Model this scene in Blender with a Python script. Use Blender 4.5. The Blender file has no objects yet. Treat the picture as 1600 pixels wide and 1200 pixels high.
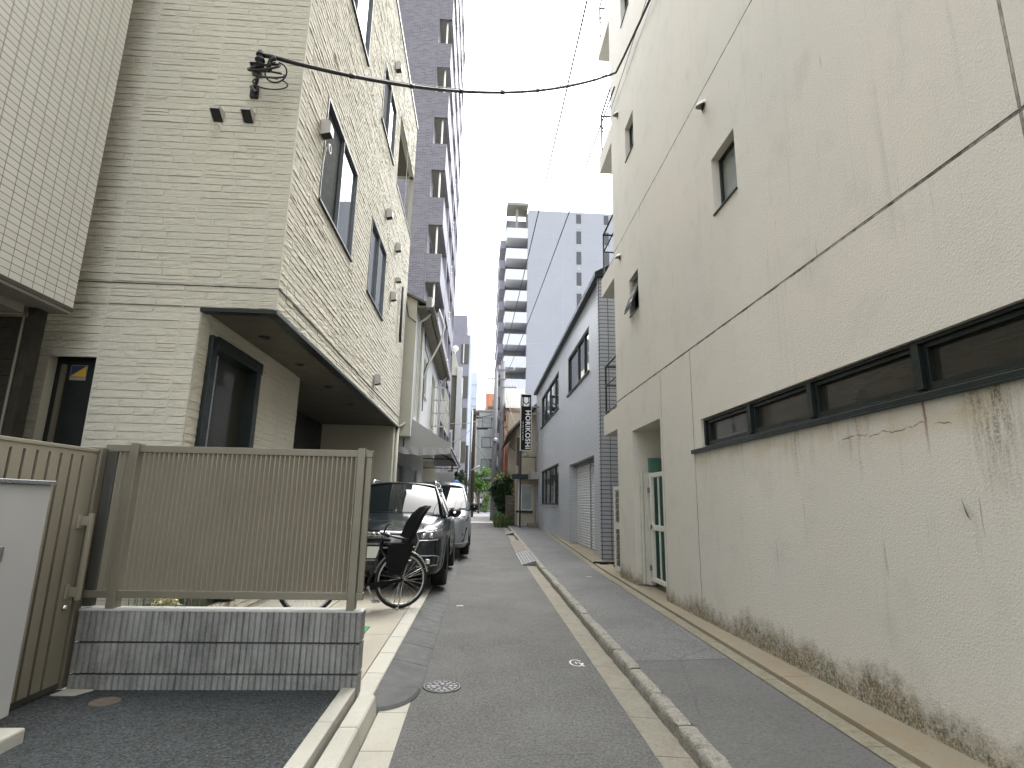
import bpy, bmesh, math, random
from mathutils import Vector, Matrix, noise as mnoise
random.seed(7)
S = bpy.context.scene
COL = S.collection
R = math.radians

# ------------------------------------------------------------------ ground profile
def gz(y):
    return 0.012 * max(0.0, min(y, 45.0) - 12.0)

# ------------------------------------------------------------------ mesh helper
class MB:
    def __init__(self):
        self.v = []; self.f = []; self.m = []
    def quad(self, a, b, c, d, mi=0):
        n = len(self.v); self.v += [tuple(a), tuple(b), tuple(c), tuple(d)]
        self.f.append((n, n+1, n+2, n+3)); self.m.append(mi)
    def poly(self, pts, mi=0):
        n = len(self.v); self.v += [tuple(p) for p in pts]
        self.f.append(tuple(range(n, n+len(pts)))); self.m.append(mi)
    def hexa(self, p, mi=0):
        n = len(self.v); self.v += [tuple(q) for q in p]
        for q in ((3,2,1,0),(4,5,6,7),(0,1,5,4),(1,2,6,5),(2,3,7,6),(3,0,4,7)):
            self.f.append(tuple(n+i for i in q)); self.m.append(mi)
    def box(self, x0, x1, y0, y1, z0, z1, mi=0):
        self.hexa([(x0,y0,z0),(x1,y0,z0),(x1,y1,z0),(x0,y1,z0),(x0,y0,z1),(x1,y0,z1),(x1,y1,z1),(x0,y1,z1)], mi)
    def mbox(self, M, u0, u1, v0, v1, d0, d1, mi=0):
        self.hexa([M(u0,v0,d0),M(u1,v0,d0),M(u1,v0,d1),M(u0,v0,d1),M(u0,v1,d0),M(u1,v1,d0),M(u1,v1,d1),M(u0,v1,d1)], mi)
    def prism(self, pts, off, mi=0):
        n = len(self.v); k = len(pts); off = Vector(off)
        self.v += [tuple(p) for p in pts] + [tuple(Vector(p)+off) for p in pts]
        self.f.append(tuple(range(n, n+k))); self.m.append(mi)
        self.f.append(tuple(range(n+2*k-1, n+k-1, -1))); self.m.append(mi)
        for i in range(k):
            j = (i+1) % k
            self.f.append((n+i, n+j, n+k+j, n+k+i)); self.m.append(mi)
    def tube(self, pts, r, n=8, mi=0, cap=True, closed=False):
        pts = [Vector(p) for p in pts]; K = len(pts); base = len(self.v)
        rr = r if isinstance(r, (list, tuple)) else [r]*K
        prev = None
        for i, p in enumerate(pts):
            if closed: t = pts[(i+1) % K]-pts[i-1]
            else: t = pts[min(i+1, K-1)]-pts[max(i-1, 0)]
            if t.length < 1e-9: t = Vector((0,0,1))
            t.normalize()
            if prev is None:
                a = Vector((0,0,1)) if abs(t.z) < .9 else Vector((1,0,0))
                u = t.cross(a).normalized()
            else:
                u = (prev - t*prev.dot(t))
                u = u.normalized() if u.length > 1e-6 else t.orthogonal().normalized()
            prev = u; w = t.cross(u)
            for k in range(n):
                a = 2*math.pi*k/n
                self.v.append(tuple(p + (u*math.cos(a)+w*math.sin(a))*rr[i]))
        for i in range(K if closed else K-1):
            i2 = (i+1) % K
            for k in range(n):
                k2 = (k+1) % n
                self.f.append((base+i*n+k, base+i*n+k2, base+i2*n+k2, base+i2*n+k)); self.m.append(mi)
        if cap and not closed:
            self.f.append(tuple(base+k for k in range(n-1,-1,-1))); self.m.append(mi)
            self.f.append(tuple(base+(K-1)*n+k for k in range(n))); self.m.append(mi)
    def cyl(self, p0, p1, r, n=16, mi=0, r2=None):
        self.tube([p0, p1], [r, r if r2 is None else r2], n, mi)
    def lathe(self, c, prof, axis='z', n=24, mi=0):
        base = len(self.v); K = len(prof)
        for (r, h) in prof:
            for k in range(n):
                a = 2*math.pi*k/n
                x, y = r*math.cos(a), r*math.sin(a)
                q = {'z': (x,y,h), 'x': (h,x,y), 'y': (x,h,y)}[axis]
                self.v.append((c[0]+q[0], c[1]+q[1], c[2]+q[2]))
        for i in range(K-1):
            for k in range(n):
                k2 = (k+1) % n
                self.f.append((base+i*n+k, base+i*n+k2, base+(i+1)*n+k2, base+(i+1)*n+k)); self.m.append(mi)
        for i in (0, K-1):
            if prof[i][0] > 1e-5:
                self.f.append(tuple(base+i*n+k for k in range(n))); self.m.append(mi)
    def grid(self, P, mi=0):
        base = len(self.v); nu = len(P); nv = len(P[0])
        for row in P: self.v += [tuple(q) for q in row]
        for i in range(nu-1):
            for j in range(nv-1):
                self.f.append((base+i*nv+j, base+(i+1)*nv+j, base+(i+1)*nv+j+1, base+i*nv+j+1)); self.m.append(mi)
    def build(self, name, mats, parent=None, smooth=False, bevel=0, subsurf=0, recalc=True, auto=None):
        org = Vector(ORG.get(parent.name, (0,0,0))) if parent else Vector((0,0,0))
        me = bpy.data.meshes.new(name)
        me.from_pydata([tuple(Vector(p)-org) for p in self.v], [], self.f)
        if not isinstance(mats, (list, tuple)): mats = [mats]
        for m in mats: me.materials.append(m)
        me.polygons.foreach_set('material_index', self.m)
        if recalc:
            bm = bmesh.new(); bm.from_mesh(me)
            bmesh.ops.remove_doubles(bm, verts=bm.verts, dist=1e-5)
            bmesh.ops.recalc_face_normals(bm, faces=bm.faces); bm.to_mesh(me); bm.free()
        if smooth: me.polygons.foreach_set('use_smooth', [True]*len(me.polygons))
        o = bpy.data.objects.new(name, me); COL.objects.link(o)
        if parent:
            o.parent = parent; ORG[o.name] = tuple(org)
        if bevel:
            b = o.modifiers.new('Bevel', 'BEVEL'); b.width = bevel; b.segments = 2; b.limit_method = 'ANGLE'; b.angle_limit = R(40)
        if subsurf:
            s = o.modifiers.new('Sub', 'SUBSURF'); s.levels = subsurf; s.render_levels = subsurf
        if auto:
            me.set_sharp_from_angle(angle=R(auto)) if hasattr(me, 'set_sharp_from_angle') else None
        return o
ORG = {}
def tag(o, label=None, cat=None, group=None, kind=None):
    if label: o['label'] = label
    if cat: o['category'] = cat
    if group: o['group'] = group
    if kind: o['kind'] = kind
    return o
def thing(name, loc, label, cat, group=None):
    o = bpy.data.objects.new(name, None); COL.objects.link(o); o.location = loc
    o.empty_display_size = .2; ORG[o.name] = tuple(loc)
    return tag(o, label, cat, group)
def struct(o, label=None):
    o['kind'] = 'structure'
    return o
def copy_tree(o, parent=None):
    c = o.copy(); COL.objects.link(c); ORG[c.name] = ORG.get(o.name, (0,0,0))
    if parent: c.parent = parent
    for ch in list(o.children): copy_tree(ch, c)
    return c

# ------------------------------------------------------------------ material helper
class NT:
    def __init__(self, name):
        self.mat = bpy.data.materials.new(name); self.mat.use_nodes = True
        self.t = self.mat.node_tree; self.n = self.t.nodes; self.l = self.t.links
        self.bsdf = self.n['Principled BSDF']
        self._pos = None
    def new(self, t): return self.n.new(t)
    def put(self, sock, v):
        if isinstance(v, bpy.types.NodeSocket): self.l.new(v, sock)
        elif v is not None:
            if sock.type == 'RGBA' and len(v) == 3: v = (*v, 1)
            sock.default_value = v
    def pos(self):
        if not self._pos: self._pos = self.new('ShaderNodeNewGeometry').outputs['Position']
        return self._pos
    def obj(self): return self.new('ShaderNodeTexCoord').outputs['Object']
    def sep(self, v):
        s = self.new('ShaderNodeSeparateXYZ'); self.put(s.inputs[0], v); return s.outputs
    def comb(self, x=0., y=0., z=0.):
        s = self.new('ShaderNodeCombineXYZ')
        for i, q in enumerate((x, y, z)): self.put(s.inputs[i], q)
        return s.outputs[0]
    def math(self, op, a, b=None, c=None, clamp=False):
        s = self.new('ShaderNodeMath'); s.operation = op; s.use_clamp = clamp
        for i, q in enumerate((a, b, c)):
            if q is not None: self.put(s.inputs[i], q)
        return s.outputs[0]
    def scale(self, v, k):
        s = self.new('ShaderNodeMapping'); self.put(s.inputs[0], v)
        s.inputs['Scale'].default_value = k if isinstance(k, (tuple, list)) else (k,)*3
        return s.outputs[0]
    def noise(self, v, sc=5., det=4., rough=.55, dist=0.):
        s = self.new('ShaderNodeTexNoise'); self.put(s.inputs['Vector'], v)
        s.inputs['Scale'].default_value = sc; s.inputs['Detail'].default_value = det
        s.inputs['Roughness'].default_value = rough; s.inputs['Distortion'].default_value = dist
        return s.outputs[0]
    def voro(self, v, sc=5., feat='F1', out=0):
        s = self.new('ShaderNodeTexVoronoi'); s.feature = feat; self.put(s.inputs['Vector'], v)
        s.inputs['Scale'].default_value = sc
        return s.outputs[out]
    def brick(self, v, w, h, mortar=.005, offset=.5, c1=(1,1,1), c2=(.9,.9,.9), cm=(.4,.4,.4), smooth=.1):
        s = self.new('ShaderNodeTexBrick'); self.put(s.inputs['Vector'], v)
        s.offset = offset; s.inputs['Scale'].default_value = 1
        s.inputs['Brick Width'].default_value = w; s.inputs['Row Height'].default_value = h
        s.inputs['Mortar Size'].default_value = mortar; s.inputs['Mortar Smooth'].default_value = smooth
        self.put(s.inputs['Color1'], c1); self.put(s.inputs['Color2'], c2); self.put(s.inputs['Mortar'], cm)
        return s.outputs['Color'], s.outputs['Fac']
    def ramp(self, f, a, b, v0=0., v1=1.):
        s = self.new('ShaderNodeMapRange'); self.put(s.inputs[0], f)
        for i, q in enumerate((a, b, v0, v1)): self.put(s.inputs[i+1], q)
        s.interpolation_type = 'SMOOTHSTEP' if False else 'LINEAR'
        return s.outputs[0]
    def mix(self, f, a, b, blend='MIX'):
        s = self.new('ShaderNodeMix'); s.data_type = 'RGBA'; s.blend_type = blend
        self.put(s.inputs[0], f); self.put(s.inputs[6], a); self.put(s.inputs[7], b)
        return s.outputs[2]
    def bump(self, h, dist=.01, strength=1., normal=None):
        s = self.new('ShaderNodeBump'); self.put(s.inputs['Height'], h)
        s.inputs['Distance'].default_value = dist; s.inputs['Strength'].default_value = strength
        if normal: self.l.new(normal, s.inputs['Normal'])
        return s.outputs[0]
    def done(self, col=None, rough=.6, metal=0., spec=.5, normal=None, **kw):
        b = self.bsdf.inputs
        if col is not None: self.put(b['Base Color'], col)
        self.put(b['Roughness'], rough); self.put(b['Metallic'], metal); self.put(b['Specular IOR Level'], spec)
        if normal: self.l.new(normal, b['Normal'])
        for k, v in kw.items(): self.put(b[k.replace('_', ' ')], v)
        return self.mat

def plain(name, col, rough=.6, metal=0., spec=.5, var=.12, sc=6., bump=0., bsc=60.):
    t = NT(name); p = t.obj()
    n = t.noise(p, sc, 5)
    c = t.mix(t.ramp(n, .3, .7), tuple(x*(1-var) for x in col), tuple(min(1, x*(1+var)) for x in col))
    nr = t.bump(t.noise(p, bsc, 4), bump, 1.) if bump else None
    rr = t.ramp(t.noise(p, sc*2.3, 3), .3, .7, max(0.02, rough-.08), min(1, rough+.08))
    return t.done(c, rr, metal, spec, nr)

# --- stucco with joints, streaks, mould (right building)
def make_stucco(name, full=True, c1=(.665,.628,.555), c2=(.625,.60,.545)):
    t = NT(name); P = t.pos(); x, y, z = t.sep(P)[0:3]
    col = t.mix(t.ramp(t.noise(P, .5, 5), .35, .65), c1, c2)
    col = t.mix(t.ramp(t.noise(P, 2.2, 6, .65), .52, .75, 0, .35), col, (.44,.43,.40))
    # faint vertical rain streaks
    st = t.noise(t.comb(t.math('MULTIPLY', y, 15.), t.math('MULTIPLY', z, .45), x), 1., 4, .6)
    st2 = t.ramp(t.noise(P, .9, 2), .42, .6)
    col = t.mix(t.math('MULTIPLY', t.ramp(st, .58, .76, 0, .22), st2), col, (.33,.32,.29))
    h = t.math('ADD', t.math('MULTIPLY', t.noise(P, 70, 3, .6), .5), t.math('MULTIPLY', t.noise(P, 190, 2), .3))
    hv = t.math('MULTIPLY', t.ramp(t.voro(P, 60.), .0, .5, .30, 0.), t.ramp(t.noise(P, 2.4, 3), .35, .65, .4, 1.))
    h = t.math('ADD', h, hv)
    if full:
        # fine dark specks / hairline runs
        fine = t.noise(t.comb(t.math('MULTIPLY', y, 42.), t.math('MULTIPLY', z, 1.6), x), 1., 3, .5)
        fm = t.math('MULTIPLY', t.ramp(fine, .69, .76), t.ramp(t.noise(P, 1.7, 3), .5, .62))
        col = t.mix(t.math('MULTIPLY', fm, .6), col, (.16,.15,.12))
        spk = t.math('MULTIPLY', t.ramp(t.voro(P, 5.5), .028, .012), t.ramp(t.noise(P, 3.1, 2), .5, .6))
        col = t.mix(t.math('MULTIPLY', spk, .7), col, (.12,.11,.09))
        def drip(z0, ln, lo, hi, amt, seedx, dens, col, c):
            g = t.ramp(z, z0-ln, z0, 0., 1.)
            below = t.math('LESS_THAN', z, z0+.004)
            n = t.noise(t.comb(t.math('MULTIPLY', y, 17.), t.math('MULTIPLY', z, 1.3), seedx), 1., 5, .68)
            k = t.ramp(n, lo, hi)
            big = t.ramp(t.noise(t.comb(y, seedx, 0.), 1.5, 2), dens, dens+.14)
            m = t.math('MULTIPLY', t.math('MULTIPLY', g, below), t.math('MULTIPLY', t.math('MULTIPLY', k, big), t.ramp(t.noise(P, 80, 3, .7), .40, .58, .2, 1.15)))
            return t.mix(t.math('MULTIPLY', m, amt, clamp=True), col, c)
        low = t.math('LESS_THAN', y, 6.65)
        # stains under the strip window sill
        col = t.mix(t.math('MULTIPLY', t.ramp(t.math('ABSOLUTE', t.math('SUBTRACT', z, 1.93)), .14, .0), t.math('MULTIPLY', low, t.ramp(t.noise(P, 3.5, 4), .42, .66, 0, .55))), col, (.50,.40,.24))
        n0 = col
        col = drip(2.045, .50, .53, .66, .85, 3.1, .47, col, (.10,.085,.05))
        col = drip(2.045, .80, .57, .68, .40, 8.1, .46, col, (.20,.16,.09))
        col = t.mix(low, n0, col)
        # heavy dark run right of the third pane
        hm = t.ramp(t.math('ABSOLUTE', t.math('SUBTRACT', y, 2.66)), .21, .06)
        hg = t.math('MULTIPLY', t.ramp(z, 1.42, 2.0), t.math('LESS_THAN', z, 2.05))
        hn = t.noise(t.comb(t.math('MULTIPLY', y, 26.), t.math('MULTIPLY', z, 2.6), 1.), 1., 6, .75)
        col = t.mix(t.math('MULTIPLY', t.math('MULTIPLY', hm, hg), t.math('MULTIPLY', t.ramp(hn, .42, .6), t.ramp(t.noise(P, 70, 3, .7), .38, .58, .25, 1.))), col, (.12,.10,.045))
        # rusty streak and a thin crack line below the sill
        rs = t.math('MULTIPLY', t.ramp(t.math('ABSOLUTE', t.math('SUBTRACT', y, t.math('ADD', 3.07, t.math('MULTIPLY', t.noise(t.comb(0.,0.,z), 9., 3), .03)))), .014, .004), t.math('MULTIPLY', t.ramp(z, 1.7, 1.95), t.math('LESS_THAN', z, 2.045)))
        col = t.mix(t.math('MULTIPLY', rs, .8), col, (.17,.075,.05))
        zc = t.math('ADD', 1.9, t.math('MULTIPLY', t.math('SUBTRACT', t.noise(t.comb(y, 3., 0.), 5., 5), .5), .16))
        ck = t.math('MULTIPLY', t.ramp(t.math('ABSOLUTE', t.math('SUBTRACT', z, zc)), .006, .002), t.math('MULTIPLY', t.math('MULTIPLY', t.math('GREATER_THAN', y, 2.85), t.math('LESS_THAN', y, 3.85)), t.ramp(t.noise(P, 11., 3), .38, .55)))
        col = t.mix(t.math('MULTIPLY', ck, .8), col, (.10,.08,.05))
        for z0 in (3.345, 6.435):
            col = drip(z0, .32, .56, .66, .8, z0*2, .50, col, (.13,.12,.09))
        # joints
        def line(c, v, w):
            a = t.math('ABSOLUTE', t.math('SUBTRACT', c, v)); return t.ramp(a, w, w*.55)
        j = line(z, 3.345, .015)
        j = t.math('MAXIMUM', j, line(z, 6.435, .013))
        j = t.math('MAXIMUM', j, line(z, 9.54, .011))
        v1 = t.math('MULTIPLY', line(y, 6.63, .009), t.math('LESS_THAN', z, 3.34))
        v2 = line(y, 2.24, .010)
        v3 = t.math('MULTIPLY', line(y, 7.80, .007), t.math('LESS_THAN', z, 3.34))
        jj = t.math('MAXIMUM', j, t.math('MAXIMUM', t.math('MULTIPLY', v2, .8), t.math('MAXIMUM', v1, v3)))
        jn = t.ramp(t.noise(P, 7, 5, .7), .3, .62, .3, 1.)
        col = t.mix(t.math('MULTIPLY', jj, jn), col, (.07,.065,.05))
        h = t.math('SUBTRACT', h, t.math('MULTIPLY', jj, 3.))
        # mould at the foot of the wall
        top = t.math('ADD', t.ramp(t.noise(t.comb(y, 2., 0.), 1.3, 4), .3, .7, .24, .44), t.math('MULTIPLY', t.math('SUBTRACT', t.noise(P, 11., 6, .75), .5), .34))
        mm = t.ramp(t.math('SUBTRACT', top, z), -.06, .10)
        gr = t.ramp(t.noise(P, 55, 3, .7), .34, .56, .45, 1.)
        mf = t.math('MULTIPLY', t.ramp(t.noise(P, 9., 5, .7), .25, .48, .55, 1.), gr)
        mcol = t.mix(t.ramp(t.noise(P, 5., 5, .7), .38, .62), (.20,.15,.08), (.085,.08,.035))
        mcol = t.mix(t.ramp(t.noise(P, 16., 4, .7), .58, .66), mcol, (.36,.32,.24))
        col = t.mix(t.math('MULTIPLY', t.math('MULTIPLY', mm, mf), .95), col, mcol)
        h = t.math('SUBTRACT', h, t.math('MULTIPLY', t.math('MULTIPLY', mm, mf), .5))
    return t.done(col, .85, 0, .25, t.bump(h, .006, .9))

def make_asphalt(name, c, light=.25, sc=1.0, patch=None):
    t = NT(name); P = t.pos()
    n1 = t.noise(P, .7, 5, .6); n2 = t.noise(P, 3.3, 5, .65); g = t.noise(P, 260*sc, 2, .5); v = t.voro(P, 130*sc, out=1)
    b = t.mix(t.ramp(n1, .32, .66), tuple(q*.76 for q in c), tuple(q*1.16 for q in c))
    b = t.mix(t.ramp(t.noise(P, 1.9, 6, .72, .6), .50, .62, 0, .35), b, tuple(q*.62 for q in c))
    b = t.mix(t.ramp(n2, .5, .72, 0, .4), b, tuple(q*.72 for q in c))
    gv = t.sep(v)[0]
    b = t.mix(t.math('MULTIPLY', t.ramp(gv, .55, 1.), light*2), b, tuple(min(1, q*2.0) for q in c))
    b = t.mix(t.math('MULTIPLY', t.ramp(gv, .3, 0.), light*2.2), b, tuple(q*.4 for q in c))
    md = t.noise(P, 42, 4, .8)
    b = t.mix(t.ramp(md, .52, .66, 0, .75), b, tuple(q*.45 for q in c)); b = t.mix(t.ramp(md, .46, .34, 0, .6), b, tuple(min(1, q*1.7) for q in c))
    wd = t.math('ADD', t.voro(t.mix(.12, P, t.new('ShaderNodeTexNoise').outputs[1]), .55, 'DISTANCE_TO_EDGE'), 0.)
    b = t.mix(t.math('MULTIPLY', t.ramp(wd, .006, .002), t.ramp(t.noise(P, .8, 3), .50, .58, 0, 0. if c[0] < .06 else .32)), b, tuple(q*.4 for q in c))
    fl = t.math('MULTIPLY', t.ramp(t.voro(P, 9.), .05, .03), t.ramp(t.noise(P, 2.3, 2), .55, .6))
    b = t.mix(t.math('MULTIPLY', fl, .6), b, (.32,.31,.29))
    # hairline cracks
    w = t.noise(P, 1.1, 4, .6)
    if patch:
        x, y, z = t.sep(P)[0:3]
        edge = t.math('ADD', y, t.math('ADD', t.math('MULTIPLY', x, patch[1]), t.math('MULTIPLY', t.noise(P, 3., 3), .06)))
        near = t.math('LESS_THAN', edge, patch[0])
        b = t.mix(near, b, t.mix(.5, b, (c[0]*.62, c[1]*.60, c[2]*.58)))
        ln = t.ramp(t.math('ABSOLUTE', t.math('SUBTRACT', edge, patch[0])), .016, .006)
        b = t.mix(t.math('MULTIPLY', ln, .6), b, tuple(q*.35 for q in c))
    h = t.math('ADD', t.math('MULTIPLY', g, .5), t.voro(P, 120*sc))
    return t.done(b, .88, 0, .3, t.bump(h, .006, .8))

def make_concrete(name, c, dirt=(.2,.18,.13), amt=.5, sc=1., rough=.85, bump=.003, joints=None):
    t = NT(name); P = t.pos()
    b = t.mix(t.ramp(t.noise(P, 1.3*sc, 5), .3, .7), tuple(q*.88 for q in c), tuple(min(1, q*1.08) for q in c))
    b = t.mix(t.ramp(t.noise(P, 5.*sc, 6, .7), .48, .75, 0, amt), b, dirt)
    b = t.mix(t.ramp(t.noise(P, 190, 2), .6, .75, 0, amt*.6), b, tuple(q*.45 for q in c))
    b = t.mix(t.ramp(t.noise(P, 17*sc, 6, .78), .50, .68, 0, amt), b, dirt)
    b = t.mix(t.ramp(t.noise(P, 48, 4, .8), .54, .66, 0, amt*.8), b, tuple(q*.5 for q in c))
    h = t.noise(P, 90, 4)
    if joints:
        x, y, z = t.sep(P)[0:3]
        f = t.math('FRACT', t.math('DIVIDE', t.math('ADD', y, joints[1]), joints[0]))
        ln = t.ramp(t.math('ABSOLUTE', t.math('SUBTRACT', f, .5)), .5-.005/joints[0], .5-.003/joints[0])
        ln = t.math('SUBTRACT', 1., ln); ln = t.math('SUBTRACT', 1., ln)
        b = t.mix(t.math('MULTIPLY', ln, .75), b, tuple(q*.3 for q in c))
        h = t.math('SUBTRACT', h, t.math('MULTIPLY', ln, 2.))
    return t.done(b, rough, 0, .3, t.bump(h, bump, .8))

def make_tiles(name, w, h, mortar, offset, c1, c2, cm, rough=.35, bump=.003, off=(0,0), var=.1, spec=.5):
    t = NT(name); P = t.pos(); x, y, z = t.sep(P)[0:3]
    vec = t.comb(t.math('ADD', t.math('ADD', x, y), off[0]), t.math('ADD', z, off[1]), 0.)
    c, f = t.brick(vec, w, h, mortar, offset, c1, c2, cm)
    c = t.mix(t.ramp(t.noise(P, .8, 4), .35, .7, 0, var*2), c, tuple(q*.7 for q in c1))
    hh = t.math('SUBTRACT', t.math('MULTIPLY', t.noise(P, 30, 2), .15), f)
    rr = t.ramp(f, 0, 1, rough, .85)
    return t.done(c, rr, 0, spec, t.bump(hh, bump, .7))

def make_glass(name, c=(.035,.040,.042), rough=.03, spec=.7):
    t = NT(name); P = t.obj()
    nb = t.bump(t.noise(P, 1.3, 2), .004, .35)
    return t.done(t.mix(t.ramp(t.noise(P, 1., 3), .3, .7), c, tuple(q*1.6 for q in c)), rough, 0, spec, nb, Coat_Weight=.4, Coat_Roughness=.02)

M = {}
M['stucco'] = make_stucco('stained_beige_stucco')
M['stucco_plain'] = make_stucco('beige_stucco', False)
M['stucco_grey'] = make_stucco('grey_beige_stucco', False, (.40,.38,.34), (.33,.32,.29))
M['road'] = make_asphalt('road_asphalt', (.108,.108,.103), .20)
M['sidewalk'] = make_asphalt('sidewalk_asphalt', (.135,.137,.134), .2, 1.2, (5.28, .07))
M['drive'] = make_asphalt('fresh_dark_asphalt', (.040,.045,.046), .5, .8)
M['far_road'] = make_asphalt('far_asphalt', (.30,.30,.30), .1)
M['ground'] = make_concrete('ground_soil', (.22,.21,.19))
M['conc_light'] = make_concrete('pale_concrete', (.37,.36,.31), (.34,.30,.22), .35, joints=(.6, .02))
M['conc_kerb'] = make_concrete('new_kerb_concrete', (.41,.405,.355), (.42,.38,.30), .3)
M['conc_floor'] = make_concrete('carport_concrete', (.34,.32,.265), (.36,.32,.24), .45, joints=(2.05, .1))
M['conc_old'] = make_concrete('worn_gutter_concrete', (.215,.205,.17), (.16,.14,.09), .8, 1.6, .9, .005, joints=(.6, .1))
M['conc_strip'] = make_concrete('mossy_concrete', (.225,.208,.155), (.13,.115,.065), .85, 1.5, .9, .005, joints=(1.2, .3))
M['conc_rusty'] = make_concrete('rust_tinted_concrete', (.225,.20,.145), (.22,.145,.075), .45, .55, .9, .005, joints=(2.4, .3))
M['granite'] = make_concrete('worn_granite', (.27,.26,.225), (.10,.095,.07), 1., 3., .9, .012)
M['conc_grey'] = make_concrete('grey_concrete', (.33,.32,.29), (.2,.19,.16), .5)
M['pole_conc'] = make_concrete('pole_concrete', (.27,.27,.27), (.25,.24,.22), .4)
M['tile_white'] = make_tiles('cream_wall_tile', .114, .0585, .0034, 0., (.70,.685,.62), (.66,.645,.585), (.20,.185,.15), .42, .002, (.02,.055))
M['tile_grey'] = make_tiles('pale_grey_tile', .235, .064, .0034, 0., (.50,.515,.535), (.47,.485,.505), (.24,.25,.26), .3, .003)
M['tile_column'] = make_tiles('grey_column_tile', .23, .098, .011, 0., (.42,.44,.47), (.38,.40,.43), (.10,.105,.11), .35, .006)
M['tile_mauve'] = make_tiles('mauve_brick_tile', .26, .088, .012, .5, (.135,.124,.138), (.070,.065,.076), (.19,.178,.192), .45, .004)
M['lavender'] = plain('pale_lavender_paint', (.205,.20,.235), .6, var=.05, sc=1.)
M['white_tower'] = plain('pale_blue_white_panel', (.29,.30,.33), .6, var=.03, sc=.3)
M['tower_balcony'] = plain('white_balcony_paint', (.52,.53,.56), .6, var=.03)
M['dark_strip'] = plain('dark_grey_panel', (.06,.06,.065), .6, var=.05)
M['tower_joint'] = plain('panel_joint', (.40,.42,.48), .7)
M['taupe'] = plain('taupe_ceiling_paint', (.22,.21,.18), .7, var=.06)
M['cream'] = plain('cream_render', (.55,.53,.44), .85, var=.07, sc=1.2, bump=.002)
M['pale'] = plain('pale_render', (.56,.57,.56), .8, var=.06, sc=1.2)
M['tan_wall'] = plain('tan_render', (.46,.40,.30), .85, var=.1, sc=1.5, bump=.002)
M['olive'] = plain('olive_brown_cladding', (.16,.145,.11), .7, var=.1)
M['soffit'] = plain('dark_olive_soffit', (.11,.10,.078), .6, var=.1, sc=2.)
M['dark_frame'] = plain('dark_green_frame', (.011,.018,.016), .4, .1, .4, var=.2)
M['black'] = plain('black_plastic', (.012,.013,.013), .45, var=.2)
M['black_metal'] = plain('black_metal', (.02,.021,.022), .4, .5, var=.2)
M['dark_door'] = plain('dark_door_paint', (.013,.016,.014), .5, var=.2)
M['bronze'] = plain('bronze_aluminium', (.33,.30,.235), .42, .25, .5, var=.06, sc=2.)
M['bronze_frame'] = plain('bronze_frame_aluminium', (.20,.18,.135), .42, .25, var=.09, sc=3.)
M['bronze_light'] = plain('light_bronze_aluminium', (.40,.37,.29), .35, .4, .5, var=.05, sc=2.)
M['bronze_dark'] = plain('dark_bronze_panel', (.075,.075,.065), .4, .3, .5, var=.08, sc=2.)
M['alu'] = plain('silver_aluminium', (.36,.38,.40), .32, .8, .5, var=.05)
M['win_grey'] = plain('grey_window_frame', (.17,.18,.19), .45, .3, .5, var=.05)
M['white_paint'] = plain('white_paint', (.70,.69,.64), .5, var=.05)
M['offwhite'] = plain('off_white_paint', (.60,.59,.52), .55, var=.07, sc=3.)
M['cab_grey'] = plain('cabinet_grey_paint', (.37,.37,.365), .5, var=.03, sc=2.)
M['glass'] = make_glass('window_glass')
M['glass_dark'] = make_glass('dark_wired_glass', (.024,.022,.016), .3, .16)
M['glass_green'] = make_glass('frosted_glass', (.20,.22,.21), .18, .5)
M['screen'] = plain('dark_insect_screen', (.022,.027,.024), .8, spec=.15, var=.1)
M['green_door'] = plain('green_door_paint', (.10,.24,.19), .5, var=.08)
M['hood'] = plain('vent_hood_paint', (.45,.43,.41), .45, .2, var=.05)
M['hood_in'] = plain('vent_hood_inside', (.02,.02,.018), .7)
M['rubber'] = plain('grey_rubber', (.047,.049,.048), .75, var=.12, sc=4., bump=.002, bsc=40)
M['tyre'] = plain('tyre_rubber', (.012,.012,.012), .8, var=.2)
M['steel'] = plain('cast_iron', (.20,.20,.20), .45, .6, var=.2, sc=20.)
M['iron_dark'] = plain('cast_iron_recess', (.045,.045,.046), .6, .4, var=.2, sc=20.)
M['rust'] = plain('rusty_brown_plate', (.12,.10,.075), .7, .1, var=.25, sc=15.)
M['shutter'] = plain('shutter_paint', (.68,.68,.67), .45, .3, var=.05, sc=2.)
M['fabric'] = plain('grey_awning_fabric', (.46,.46,.45), .85, var=.05, sc=1.5)
M['fabric_in'] = plain('pale_awning_lining', (.42,.39,.31), .85, var=.05, sc=1.5)
M['rooftile'] = plain('old_roof_tile', (.10,.095,.085), .7, var=.2, sc=8.)
M['wood'] = plain('weathered_wood', (.10,.08,.06), .8, var=.25, sc=5.)
M['orange'] = plain('orange_wall', (.50,.21,.12), .8, var=.06, sc=1.)
M['red'] = plain('red_paint', (.55,.05,.045), .5, var=.1)
M['pinkish'] = plain('salmon_wall', (.50,.30,.22), .8, var=.08)
M['skyblue'] = plain('pale_blue_panel', (.50,.56,.64), .5, var=.05, sc=.5)
M['bluetarp'] = plain('blue_plastic', (.06,.22,.55), .5, var=.1)
M['greenmat'] = plain('green_mat', (.04,.22,.10), .8, var=.15)
M['cable'] = plain('cable_black', (.015,.014,.014), .5, var=.2)
M['wire'] = plain('wire_grey', (.10,.10,.105), .5, .3)
M['paper'] = plain('paper', (.62,.61,.57), .8, var=.04)
M['navy'] = plain('navy_print', (.035,.05,.11), .4, var=.05)
M['yellow'] = plain('yellow_print', (.62,.36,.05), .4, var=.05)
M['skin'] = plain('skin', (.45,.29,.21), .6, var=.05)
M['cloth_white'] = plain('white_cloth', (.62,.62,.68), .85, var=.06)
M['cloth_dark'] = plain('dark_cloth', (.02,.02,.024), .85, var=.1)
M['hair'] = plain('black_hair', (.012,.01,.01), .6)
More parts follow.
